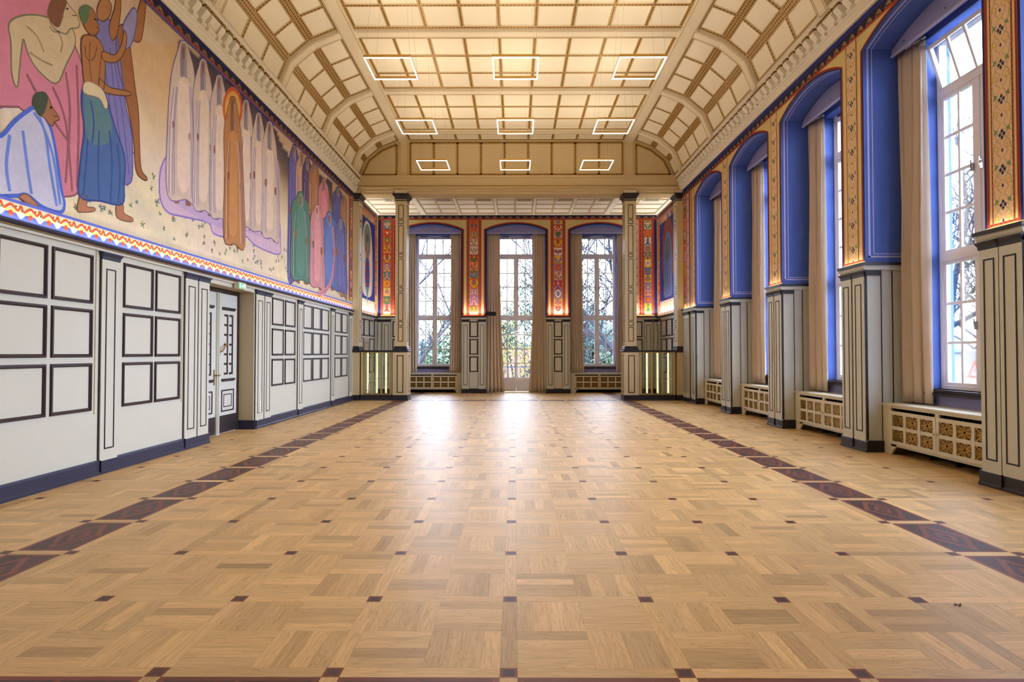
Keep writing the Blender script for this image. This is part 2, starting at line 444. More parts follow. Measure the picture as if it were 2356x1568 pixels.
def mould(mb, a0, a1, prof, m=0): mb.prism(prof, 'x', a0, a1, m)
BASE = [(0, 0), (-.05, 0), (-.05, .03), (-.034, .045), (-.034, .165), (-.022, .19), (0, .19)]

# ---- left wall
def build_left():
    D0, D1, DZ, DD = 10.56, 12.40, 2.88, .34
    w = MB(ML)
    w.box(YREAR, D0, 0, .6, 0, 7.66, 0); w.box(D1, YC+.3, 0, .6, 0, 7.66, 0); w.box(D0, D1, 0, .6, DZ, 7.66, 0)
    w.box(D0, D1, DD+.1, .6, 0, DZ, 0)
    w.box(YC+.3, YB+1.2, .03, .6, 0, 7.66, 0)
    o = w.build('wall_left', [M['wains']]); struct(o, 'long panelled wall carrying the big mural')
    rv = MB(ML); rv.box(D1-.004, D1+.01, .004, DD, 0, DZ-.004); rv.box(D0, D1-.004, .004, DD, DZ-.004, DZ+.01); rv.box(D0-.01, D0+.004, .004, DD, 0, DZ-.004)
    rv.build('door_reveal', M['wbrown'], o)
    t = MB(ML)                                # fascia below the mural
    for a0, a1 in ((YREAR, YC-.03),):
        mould(t, a0, a1, [(0, 2.955), (-.035, 2.955), (-.035, 2.985), (-.025, 2.99), (-.025, 3.0), (0, 3.0)])
    t.build('fascia', M['wains'], o)
    t = MB(ML); mould(t, YREAR, YC-.03, [(0, 3.0), (-.05, 3.0), (-.075, 3.03), (-.075, 3.055), (0, 3.055)]); t.build('ledge', M['navy'], o)
    t = MB(ML); t.box(YREAR, YC-.03, -.052, -.04, 2.992, 3.0); t.build('gilt_line', M['gline'], o)
    # panels
    cols = [(4.73, 5.41), (5.465, 6.145), (6.2, 6.88), (6.95, 7.63), (8.23, 8.91), (8.97, 9.64), (13.3, 13.97), (14.06, 14.7),
            (15.27, 15.93), (16.0, 16.65), (16.72, 17.36), (17.97, 18.6), (18.68, 19.3)]
    for a0, a1 in cols:
        for z0, z1 in ROWS: panel(o, ML, a0, a1, z0, z1)
    for a0, a1 in ((4.36, 4.68), (7.77, 8.11), (9.76, 10.13), (10.17, 10.52), (12.44, 12.83), (12.88, 13.22), (14.87, 15.22), (17.57, 17.89), (19.5, 19.8)):
        pilaster(o, ML, a0, a1)
    b = MB(ML)
    for a in (7.685, 9.69, 14.76, 17.42, 19.36): b.box(a, a+.012, -.008, 0, .8, 2.955)
    b.build('bead', M['wbrown'], o)
    # alcove side wall (behind the showcase)
    MA = frame((XL-.03, 0, 0), PI/2)
    t = MB(MA)
    mould(t, YC+.6, YB, [(0, 3.0), (-.05, 3.0), (-.075, 3.03), (-.075, 3.055), (0, 3.055)], 0); t.build('ledge', M['navy'], o)
    for a0, a1 in ((20.75, 21.5), (21.56, 22.3), (22.38, 23.1)):
        for z0, z1 in ROWS:
            if a0 == 21.56 and z0 < 2: continue
            panel(o, MA, a0, a1, z0, z1)
    pilaster(o, MA, 23.2, 23.55)
    d = MB(MA); d.box(21.58, 22.3, -.012, 0, .02, 2.14); d.ring((0, -.012, 0), (1, 0, 0), (0, 0, 1), (0, -1, 0), 21.66, 22.22, 1.2, 2.0, FT, 1)
    dd = d.build('door_2', [M['wbrown'], M['black']]); struct(dd, 'plain beige service door in the side wall behind the glass showcase'); 
    h = MB(MA); h.box(21.64, 21.67, -.03, -.012, .95, 1.2); h.tube([(21.655, -.02, 1.08), (21.655, -.06, 1.08), (21.77, -.06, 1.08)], .009); h.build('door_handle', M['chrome'], dd)
    # baseboard
    b = MB(ML)
    for a0, a1 in ((YREAR, D0), (D1, YC-.05)): mould(b, a0, a1, BASE)
    for a in (4.36, 7.77, 9.76, 12.44, 14.87, 17.57): b.box(a-.003, a+.003, -.053, -.0, .0, .185, 1)
    b.box(D1-.02, D1+.002, -.04, DD-.03, 0, .19, 0)
    bb = b.build('baseboard_left', [M['navy'], M['black']]); bb['kind'] = 'structure'; bb['label'] = 'navy baseboard running along the mural wall'; bb['category'] = 'baseboard'
    # double door in the recess
    MD = frame((XL-DD, 0, 0), PI/2)
    root = empty('door_1', (0, 0, 0)); struct(root, 'tall grey double door in a deep recess under the exit sign')
    f = MB(MD); f.box(D1-.09, D1-.004, -.03, .05, 0, DZ-.004); f.box(D0+.004, D1-.09, -.03, .05, DZ-.08, DZ-.004); f.build('door_frame', M['dark'], root)
    mid = 11.5
    st = MB(MD); st.box(mid-.055, mid+.055, -.05, .0, 0, DZ-.09); st.box(mid-.02, mid+.02, -.065, -.05, 0.02, DZ-.09); st.build('meeting_stile', M['wains'], root)
    for s in (0, 1):
        a0, a1 = (D0+.006, mid-.055) if s == 0 else (mid+.055, D1-.09)
        lf = MB(MD); lf.box(a0, a1, -.02, .03, .01, DZ-.09); leaf = lf.build('door_leaf', M['panel'], root)
        kb = MB(MD); kb.box(a0+.02, a1-.01, -.026, -.02, .02, .36)
        for i in range(13):
            for j in range(5):
                aa = a0+.06+(a1-a0-.12)*i/12; zz = .07+.055*j+(.02 if i % 2 else 0)
                kb.box(aa-.004, aa+.004, -.030, -.026, zz-.004, zz+.004, 1)
        kb.build('kick_plate', [M['char'], M['oldbrass']], leaf)
        dd = MB(MD); c0, c1 = a0+.17, a1-.17
        for z in (2.46, 1.03):
            dd.prism([(-.02, z), (-.055, z+.03), (-.055, z+.06), (-.02, z+.06)], 'x', c0-.05, c1+.05)
        wd = (c1-c0)
        for q in range(2):
            x1 = c0+wd*(q+1)/2-.02; dd.box(x1-.035, x1, -.034, -.02, 1.17, 2.38)
            for k in range(7):
                z = 1.17+.195*k; dd.box(x1-.14, x1-.035, -.034, -.02, z, z+.04)
        dd.build('panel_bars', M['dark'], leaf)
        pf = MB(MD); pf.ring((0, -.02, 0), (1, 0, 0), (0, 0, 1), (0, -1, 0), c0-.05, c1+.05, .43, .87, [(0, 0), (.005, .012), (.025, .012), (.03, 0)])
        pf.ring((0, -.02, 0), (1, 0, 0), (0, 0, 1), (0, -1, 0), c0+.04, c1-.04, .52, .78, FT); pf.build('panel_frame', M['dark'], leaf)
    h = MB(MD); a = mid-.12
    h.box(a-.02, a+.02, -.028, -.02, .98, 1.28); h.tube([(a, -.03, 1.17), (a, -.08, 1.17), (a+.12, -.085, 1.17)], .011)
    h.build('door_handle', M['oldbrass'], root)
    h = MB(MD); a = mid+.1
    h.box(a-.015, a+.015, -.03, -.02, 1.55, 1.75); h.tube([(a, -.03, 1.62), (a+.02, -.07, 1.64), (a+.19, -.07, 1.80)], [.012, .012, .018]); h.build('door_handle', M['oldbrass'], root)
build_left()

# ---- niche geometry shared by the window wall and the garden wall
def arc_pts(c, hw, spr, crn, n=16):
    rise = crn-spr; R = (hw*hw+rise*rise)/(2*rise); a = math.asin(hw/R)
    return [(c+R*math.sin(-a+2*a*k/n), crn-R+R*math.cos(-a+2*a*k/n)) for k in range(n+1)]
def niche_wall(mb, c, w, spr, crn, ztop, zsill, m_och=1, m_blu=2, m_lav=3, cw=None):
    h = w/2; A = arc_pts(c, h, spr, crn)
    poly = A + [(c+h, ztop), (c-h, ztop)]
    side = [m_blu]*(len(A)-1) + [m_och]*3
    mb.prism(poly, 'y', 0, .74, m_och, None, side)
    o = .79
    e0, e1 = c-h-.1, c+h+.1; c = c if cw is None else cw
    for a0, a1 in ((e0, c-o), (c+o, e1)): mb.box(a0, a1, .73, 1.15, 0, ztop, m_blu)
    mb.box(c-o, c+o, .73, 1.15, 6.5, ztop, m_blu)
    if zsill > 0: mb.box(c-o, c+o, .73, 1.15, 0, zsill, m_lav)
def pier(mb, a0, a1, zw, ztop, depth=.74):
    mb.box(a0, a1, 0, depth, 0, zw, 0)
    mb.box(a0, a1, 0, depth, zw, ztop, 1, None, {'-x': 2, '+x': 2})
def niche_lines(Mx, c, w, spr, crn, parent):
    h = w/2-.003; mb = MB(Mx)
    for b0, b1, off in ((.055, .085, 0), (.13, .145, .05)):
        A = [(c-h, 3.16+off)] + arc_pts(c, h, spr, crn-.003) + [(c+h, 3.16+off)]
        for p, q in zip(A, A[1:]):
            mb.face([(p[0], b0, p[1]), (q[0], b0, q[1]), (q[0], b1, q[1]), (p[0], b1, p[1])])
        for a in (c-h, c+h):
            mb.face([(a, b0, 3.16+off), (a, .73, 3.16+off), (a, .73, 3.185+off-(.01 if off else 0)), (a, b0, 3.185+off-(.01 if off else 0))])
    mb.build('border_line', M['line'], parent)

# ornament painters --------------------------------------------------
def dotted(P, u, v0, v1, w, L=2, c=(176, 66, 44), d=(70, 30, 40)):
    P.rect(u-w/2, u+w/2, v0, v1, c, L); n = int((v1-v0)/(w*2.2))
    for k in range(n):
        vv = v0+(k+.5)*(v1-v0)/n; P.rect(u-w*.16, u+w*.16, vv-w*.55, vv+w*.55, d, L+1)
def dotted_h(P, v, u0, u1, w, L=2, c=(176, 66, 44), d=(70, 30, 40)):
    P.rect(u0, u1, v-w/2, v+w/2, c, L); n = max(1, int((u1-u0)/(w*2.2)))
    for k in range(n):
        uu = u0+(k+.5)*(u1-u0)/n; P.rect(uu-w*.55, uu+w*.55, v-w*.16, v+w*.16, d, L+1)
def lattice_band(P, uc, w, v0, v1, L=2, per=.40):
    """cream band: interlaced green strokes, yellow discs, clusters of four navy lozenges"""
    P.rect(uc-w/2, uc+w/2, v0, v1, (224, 190, 150), L); n = max(1, int(round((v1-v0)/per))); p = (v1-v0)/n
    for k in range(n):
        v = v0+(k+.5)*p
        for s in (-1, 1):
            P.line([(uc+s*w*.46, v-p*.48), (uc+s*w*.40, v-p*.25), (uc+s*w*.12, v-p*.06), (uc+s*w*.42, v+p*.22), (uc+s*w*.46, v+p*.48)], w*.035, (140, 150, 112), L+1)
            P.line([(uc+s*w*.30, v-p*.5), (uc+s*w*.05, v-p*.30), (uc+s*w*.30, v-p*.12), (uc+s*w*.30, v+p*.12), (uc+s*w*.05, v+p*.32), (uc+s*w*.30, v+p*.5)], w*.045, (196, 156, 130), L+1)
            P.circ(uc+s*w*.31, v-p*.36, w*.12, (212, 170, 96), L+1, 10); P.circ(uc+s*w*.31, v-p*.36, w*.06, (226, 196, 150), L+2, 8)
            P.poly([(uc+s*w*.18, v+p*.12), (uc+s*w*.44, v+p*.02), (uc+s*w*.36, v+p*.2)], (122, 142, 104), L+2)
            P.dia(uc+s*w*.10, v, w*.075, w*.10, (40, 44, 92), L+3)
            P.dia(uc, v+s*w*.135, w*.075, w*.10, (40, 44, 92), L+3)
        P.dia(uc, v-p*.5+.02, w*.06, w*.10, (60, 60, 100), L+3)
def frieze(P, u0, u1, v0, v1, L=2, per=.24):
    """dark scalloped frieze under the cornice"""
    P.rect(u0, u1, v0, v1, (38, 34, 62), L); n = int((u1-u0)/per); H = v1-v0
    for k in range(n):
        u = u0+(k+.5)*(u1-u0)/n; w = (u1-u0)/n
        P.poly([(u-w*.5, v0), (u+w*.5, v0), (u+w*.3, v0+H*.30), (u, v0+H*.16), (u-w*.3, v0+H*.30)], (164, 72, 54), L+1)
        P.poly([(u-w*.36, v0+H*.26), (u-w*.18, v0+H*.62), (u+w*.02, v0+H*.78), (u-w*.06, v0+H*.30)], (104, 108, 88), L+2)
        P.poly([(u+w*.36, v0+H*.26), (u+w*.18, v0+H*.62), (u-w*.02, v0+H*.78), (u+w*.06, v0+H*.30)], (150, 120, 92), L+2)
        P.circ(u, v0+H*.42, H*.10, (196, 138, 80), L+3, 8)
    P.rect(u0, u1, v0-.012, v0+.012, (170, 66, 46), L+3)
PAL = [(232, 182, 44), (214, 92, 44), (196, 54, 38), (222, 148, 140), (84, 132, 120), (84, 116, 176), (96, 130, 66), (232, 206, 190), (160, 120, 170), (228, 132, 60)]
def carpet(P, uc, w, v0, v1, seed, L=2, border=True):
    """tall strip of mirrored, brightly coloured tracery on brick red"""
    r = random.Random(seed); H = v1-v0; f = w*.29
    P.rect(uc-w/2, uc+w/2, v0, v1, (190, 82, 56), L)
    if border:
        for s in (-1, 1):
            dotted(P, uc+s*w*.43, v0, v1, w*.05, L+1, (164, 62, 46), (84, 32, 42))
            P.rect(uc+s*w*.33-w*.02, uc+s*w*.33+w*.02, v0, v1, (60, 84, 80), L+1)
            n = int(H/.09)
            for k in range(n): P.circ(uc+s*w*.33, v0+(k+.5)*H/n, w*.012, (204, 170, 90), L+2, 6)
    P.rect(uc-f, uc+f, v0+.12, v1, (216, 150, 122), L+1)
    v = v0+.12; last = None
    def mir(pts, col, l):
        P.poly([(uc+x, y) for x, y in pts], col, l); P.poly([(uc-x, y) for x, y in reversed(pts)], col, l)
    def pick(*no):
        c = r.choice(PAL)
        while c in no: c = r.choice(PAL)
        return c
    while v < v1-.1:
        h = min(r.uniform(.26, .42), v1-v); bg = pick(last); a = pick(bg); b = pick(bg, a); c = pick(a, b); last = bg; q = f*.98
        mir(smooth([(0, v), (q*.6, v+h*.05), (q, v+h*.3), (q*.75, v+h*.6), (q, v+h*.9), (q*.4, v+h), (0, v+h*.9)], 4), bg, L+2)
        k = r.randrange(6)
        if k == 0:
            P.poly(smooth([(uc-q*.7, v+h*.5), (uc, v+h*.06), (uc+q*.7, v+h*.5), (uc, v+h*.94)], 4), a, L+3); P.poly(smooth([(uc-q*.4, v+h*.5), (uc, v+h*.22), (uc+q*.4, v+h*.5), (uc, v+h*.78)], 4), b, L+4); P.circ(uc, v+h*.5, q*.16, c, L+5, 10)
        elif k == 1:
            mir(smooth([(q*.08, v+h*.05), (q*.5, v+h*.2), (q*.9, v+h*.55), (q*.55, v+h*.95), (q*.42, v+h*.6), (q*.1, v+h*.3)], 4), a, L+3)
            mir(smooth([(q*.2, v+h*.2), (q*.5, v+h*.4), (q*.62, v+h*.7), (q*.35, v+h*.5)], 4), b, L+4); P.dia(uc, v+h*.6, q*.18, h*.25, c, L+4)
        elif k == 2:
            for t in range(-3, 4):
                an = PI/2+t*.42; P.poly([(uc, v+h*.15), (uc+q*.85*math.cos(an-.16), v+h*.15+h*.7*math.sin(an-.16)), (uc+q*.95*math.cos(an), v+h*.15+h*.8*math.sin(an)), (uc+q*.85*math.cos(an+.16), v+h*.15+h*.7*math.sin(an+.16))], (a, b, c)[(t+3) % 3], L+3)
            P.circ(uc, v+h*.18, q*.22, c, L+4, 10)
        elif k == 3:
            P.poly(smooth([(uc, v+h*.08), (uc+q*.62, v+h*.5), (uc+q*.55, v+h*.82), (uc+q*.22, v+h*.86), (uc, v+h*.68), (uc-q*.22, v+h*.86), (uc-q*.55, v+h*.82), (uc-q*.62, v+h*.5)], 4), a, L+3)
            P.poly(smooth([(uc, v+h*.28), (uc+q*.3, v+h*.55), (uc, v+h*.62), (uc-q*.3, v+h*.55)], 4), b, L+4)
        elif k == 4:
            for s in (-1, 1):
                P.circ(uc+s*q*.48, v+h*.5, q*.40, a, L+3, 14); P.circ(uc+s*q*.48, v+h*.5, q*.27, b, L+4, 12); P.circ(uc+s*q*.48, v+h*.5, q*.13, (30, 28, 60), L+5, 10)
            P.dia(uc, v+h*.3, q*.2, h*.25, c, L+4)
        else:
            mir(smooth([(0, v+h*.9), (q*.35, v+h*.75), (q*.3, v+h*.4), (q*.8, v+h*.1), (q*.3, v+h*.05), (0, v+h*.35)], 4), a, L+3)
            P.circ(uc, v+h*.62, q*.2, b, L+4, 10); P.dia(uc, v+h*.22, q*.14, h*.14, (34, 32, 70), L+4)
        P.line([(uc-q, v+h), (uc-q*.4, v+h*.97), (uc, v+h*1.02), (uc+q*.4, v+h*.97), (uc+q, v+h)], .012, (50, 60, 80), L+5)
        v += h
    n = 6
    P.rect(uc-f, uc+f, v0+.01, v0+.12, (238, 214, 150), L+2)
    for k in range(n):
        P.circ(uc-f+(k+.5)*2*f/n, v0+.06, f/n*.6, ((70, 90, 150), (240, 232, 214))[k % 2], L+3, 8)
def lozenge_band(P, uc, w, v0, v1, L=2):
    P.rect(uc-w/2, uc+w/2, v0, v1, (226, 178, 160), L); n = max(1, int(round((v1-v0)/(w*1.5)))); p = (v1-v0)/n
    for s in (-1, 1): P.rect(uc+s*w*.46-.012, uc+s*w*.46+.012, v0, v1, (196, 120, 110), L+1)
    for k in range(n):
        v = v0+(k+.5)*p
        P.line([(uc, v-p*.36), (uc+w*.36, v), (uc, v+p*.36), (uc-w*.36, v)], w*.05, (120, 90, 110), L+2, True)
        for s in (-1, 1):
            P.dia(uc+s*w*.11, v, w*.09, w*.10, (44, 34, 80), L+3); P.dia(uc, v+s*w*.14, w*.09, w*.10, (44, 34, 80), L+3)
            P.circ(uc+s*w*.34, v+p*.38, w*.10, (206, 140, 84), L+2, 8)
        P.dia(uc, v+p*.5, w*.05, w*.06, (60, 40, 80), L+3)

# ---- window wall (right)
def build_right():
    w = MB(MR); ztop = 7.66
    nz = NZ
    for k, (y0, y1) in enumerate(nz): niche_wall(w, -(y0+y1)/2, y1-y0, SPR, CRN, ztop, 1.05, cw=-(FK[k]+NW/2))
    edges = [(YREAR, nz[0][0])] + [(nz[k][1], nz[k+1][0]) for k in range(len(nz)-1)] + [(nz[-1][1], YC+.35)]
    for y0, y1 in edges: pier(w, -y1, -y0, 3.06, ztop, 1.15 if y0 < 0 or y1 > 19 else .74)
    w.box(-(YB+1.2), -(YC+.35), .02, .8, 0, ztop, 0)
    w.box(-(YB+1.2), -YREAR, 1.15, 1.3, 6.6, 7.66, 0)
    for y0, y1 in edges[1:-1]: w.box(-y1, -y0, .74, 1.15, 0, ztop, 0)
    o = w.build('wall_right', [M['wains'], M['ochre'], M['blue'], M['lav']])
    struct(o, 'window wall with tall blue arched niches between painted piers')
    zf = 6.88
    for k, (y0, y1) in enumerate(nz):
        c = -(y0+y1)/2
        niche_lines(MR, c, y1-y0, SPR, CRN, o)
        P = Paint((XR-.002, 0, 0), (0, -1, 0), (0, 0, 1), (-1, 0, 0))
        h = (y1-y0)/2
        def path(off): return [(c-h-off, 3.1)] + [(p[0], p[1]) for p in arc_pts(c, h+off, SPR, CRN+off)] + [(c+h+off, 3.1)]
        P.line(path(.018), .036, (34, 36, 92), 2); P.line(path(.055), .038, (172, 64, 42), 2); P.line(path(.055), .008, (84, 34, 44), 3)
        P.mb.build('arch_border', M['orn'], o)
    P = Paint((XR-.002, 0, 0), (0, -1, 0), (0, 0, 1), (-1, 0, 0))
    frieze(P, -YC, -3.0, zf, 7.05); P.rect(-YC, -3.0, 7.05, 7.3, (44, 56, 140), 2)
    P.mb.build('frieze', M['orn'], o)
    for y0, y1 in edges[1:-1]:
        if y1 < 5: continue
        P = Paint((XR-.002, 0, 0), (0, -1, 0), (0, 0, 1), (-1, 0, 0)); c = -(y0+y1)/2
        for s in (-1, 1): dotted(P, c+s*.145, 3.13, zf-.02, .03, 2)
        lattice_band(P, c, .28, 3.13, zf-.02, 2)
        dotted_h(P, 3.12, -y1+.07, -y0-.07, .03, 4)
        P.mb.build('ornament_band', M['orn'], o)
        if y1 < 7.2:                          # the nearest pier has a broader foot
            y1 += .075; q = MB(MR); q.box(-y1, -y1+.08, 0, .74, 0, 3.05); q.build('pier_foot', M['wains'], o)
        # wainscot of the pier
        pilaster(o, MR, -y1+.005, -y1+.30, capm='char'); pilaster(o, MR, -y0-.325, -y0-.005, capm='char')
        t = MB(MR)
        prof = [(.0, 2.955), (-.03, 2.955), (-.045, 2.99), (-.045, 3.03), (0, 3.03)]
        mould(t, -y1-.03, -y0+.03, prof)
        for a0, a1, sg in ((-y1-.03, -y1, 1), (-y0, -y0+.03, 1)): t.box(a0, a1, 0, .70, 2.955, 3.03)
        t.build('fascia', M['wains'], o)
        t = MB(MR); t.box(-y1-.05, -y0+.05, -.07, .70, 3.03, 3.075); t.build('ledge', M['char'], o)
        t = MB(MR)                            # dark lines on the reveals
        for a, s in ((-y1, -1), (-y0, 1)):
            for b in (.005, .24, .42): t.box(min(a, a+s*.006), max(a, a+s*.006), b, b+.014, .2, 2.95)
            t.box(min(a, a+s*.03), max(a, a+s*.03), -.02, .24, 2.87, 2.94)
        t.build('reveal_line', M['black'], o)
    # far end of the wall beyond the last niche
    y0, y1 = edges[-1][0], YC
    P = Paint((XR-.002, 0, 0), (0, -1, 0), (0, 0, 1), (-1, 0, 0))
    dotted(P, -(y0+.14), 3.13, zf-.02, .10, 2, (226, 170, 120), (150, 80, 60)); P.rect(-(y0+.42), -(y0+.36), 3.1, zf, (172, 62, 40), 3); P.rect(-(y0+.60), -(y0+.54), 3.1, zf, (172, 62, 40), 3)
    P.rect(-(y0+.66), -(y0+.60), 3.1, zf, (40, 36, 80), 3)
    lozenge_band(P, -(y0+.80), .24, 3.12, zf, 3); carpet(P, -(y0+1.14), .40, 3.12, zf, 21, 3, False)
    P.mb.build('ornament_band', M['orn'], o)
    for a0, a1 in ((-(y0+.34), -(y0+.01)), (-(y0+.92), -(y0+.62)), (-(y0+1.27), -(y0+.97))): pilaster(o, MR, a0, a1, capm='char', dep=.05)
    t = MB(MR); mould(t, -y1, -y0+.03, [(.0, 2.955), (-.05, 2.955), (-.06, 2.99), (-.06, 3.03), (0, 3.03)]); t.build('fascia', M['wains'], o)
    t = MB(MR); t.box(-y1, -y0+.05, -.08, .6, 3.03, 3.075); t.build('ledge', M['char'], o)
    t = MB(MR)
    for b in (.005, .24, .42): t.box(-y0, -y0+.006, b, b+.014, .2, 2.95)
    t.box(-y0, -y0+.03, -.02, .24, 2.87, 2.94); t.build('reveal_line', M['black'], o)
    # alcove side wall
    MA = frame((XR+.02, 0, 0), -PI/2); t = MB(MA)
    mould(t, -YB, -(YC+.6), [(0, 3.0), (-.05, 3.0), (-.075, 3.03), (-.075, 3.055), (0, 3.055)]); t.build('ledge', M['char'], o)
    for a0, a1 in ((20.7, 21.4), (21.48, 22.2), (22.28, 23.0)):
        for z0, z1 in ROWS: panel(o, MA, -a1, -a0, z0, z1)
    pilaster(o, MA, -23.5, -23.15)
    b = MB(MR)
    for y0, y1 in edges:
        if 6 < y1 < 7.2: y1 += .075
        a0, a1 = -y1-.04, -y0+.04
        if y1 > 19: a0 = -YC
        mould(b, a0, a1, BASE); 
        for q, s in ((-y1, -1), (-y0, 1)):
            if y1 > 19 and s == -1: continue
            b.box(min(q, q+s*.035), max(q, q+s*.035), -.02, .27, 0, .185)
        b.box((a0+a1)/2-.003, (a0+a1)/2+.003, -.053, 0, 0, .18, 1)
    bb = b.build('baseboard_right', [M['char'], M['black']]); bb['kind'] = 'structure'; bb['label'] = 'charcoal baseboard round the piers of the window wall'; bb['category'] = 'baseboard'
build_right()

# ---- garden wall (back)
BC = [-3.33, .06, 3.43]; BWD = 2.38; BSP, BCR = 6.58, 6.77
def build_back():
    w = MB(MBK); zt = 7.25
    for k, c in enumerate(BC): niche_wall(w, c, BWD, BSP, BCR, zt, 0 if k == 1 else 1.05)
    ed = [(-6.0, BC[0]-BWD/2), (BC[0]+BWD/2, BC[1]-BWD/2), (BC[1]+BWD/2, BC[2]-BWD/2), (BC[2]+BWD/2, 6.3)]
    for a0, a1 in ed: pier(w, a0, a1, 3.06, zt, 1.15)
    o = w.build('wall_back', [M['wains'], M['ochre'], M['blue'], M['lav']]); struct(o, 'garden end wall with three arched openings and painted strips')
    for k, c in enumerate(BC):
        h = BWD/2; P = Paint((0, YB-.002, 0), (1, 0, 0), (0, 0, 1), (0, -1, 0))
        def path(off): return [(c-h-off, 3.1)] + [(p[0], p[1]) for p in arc_pts(c, h+off, BSP, BCR+off)] + [(c+h+off, 3.1)]
        P.line(path(.03), .06, (36, 32, 66), 2); P.line(path(.085), .05, (176, 62, 42), 2)
        P.mb.build('arch_border', M['orn'], o)
    P = Paint((0, YB-.002, 0), (1, 0, 0), (0, 0, 1), (0, -1, 0))
    frieze(P, XL, XR, 7.0, 7.14, 2, .3); P.rect(XL, XR, 7.14, 7.22, (34, 36, 90), 2); P.rect(XL, XR, 6.965, 7.0, (168, 58, 40), 2); P.mb.build('frieze', M['orn'], o)
    for k, (a0, a1) in enumerate(ed[1:3]):
        P = Paint((0, YB-.002, 0), (1, 0, 0), (0, 0, 1), (0, -1, 0)); c = (a0+a1)/2
        carpet(P, c, .60, 3.13, 6.96, 31+k, 3); P.rect(a0+.06, a1-.06, 3.08, 3.13, (178, 60, 40), 3)
        P.mb.build('ornament_band', M['orn'], o)
        t = .29
        pilaster(o, MBK, a0+.03, a0+.03+t, capm='char'); pilaster(o, MBK, a1-.03-t, a1-.03, capm='char')
        for z0, z1 in ROWS: panel(o, MBK, c-.17, c+.17, z0, z1)
    for q, (x0, seed, s) in enumerate(((XL, 41, 1), (XR, 42, -1))):
        P = Paint((0, YB-.002, 0), (1, 0, 0), (0, 0, 1), (0, -1, 0))
        P.rect(min(x0, x0+s*.12), max(x0, x0+s*.12), 3.08, 7.0, (38, 38, 100), 2)
        carpet(P, x0+s*.37, .50, 3.13, 6.96, seed, 3); dotted(P, x0+s*.67, 3.13, 6.96, .08, 3, (190, 66, 46)); lozenge_band(P, x0+s*.84, .24, 3.13, 6.96, 3)
        P.mb.build('ornament_band', M['orn'], o)
        f = lambda a, b: (min(x0+s*a, x0+s*b), max(x0+s*a, x0+s*b))
        pilaster(o, MBK, *f(.02, .14), capm='char', inlay=False); pilaster(o, MBK, *f(.2, .52), capm='char')
        for z0, z1 in ROWS: panel(o, MBK, *f(.60, .88), z0, z1)
    t = MB(MBK)
    for a0, a1 in ed:
        a0, a1 = max(a0, XL), min(a1, XR)
        mould(t, a0, a1, [(.0, 2.955), (-.03, 2.955), (-.045, 2.99), (-.045, 3.03), (0, 3.03)])
    t.build('fascia', M['wains'], o)
    t = MB(MBK)
    for a0, a1 in ed: t.box(max(a0, XL)-.0, min(a1, XR), -.07, .02, 3.03, 3.08)
    t.build('ledge', M['char'], o)
    b = MB(MBK)
    for a0, a1 in ed: mould(b, max(a0, XL)-.0, min(a1, XR), BASE)
    bb = b.build('baseboard_back', M['char']); bb['kind'] = 'structure'; bb['label'] = 'charcoal baseboard under the garden end wall'; bb['category'] = 'baseboard'
build_back()
# wall behind the viewer
w = MB(); w.box(XL-.6, XR+1.2, YREAR-.3, YREAR, 0, 9.2, 0); o = w.build('wall_rear', M['rear']); struct(o)

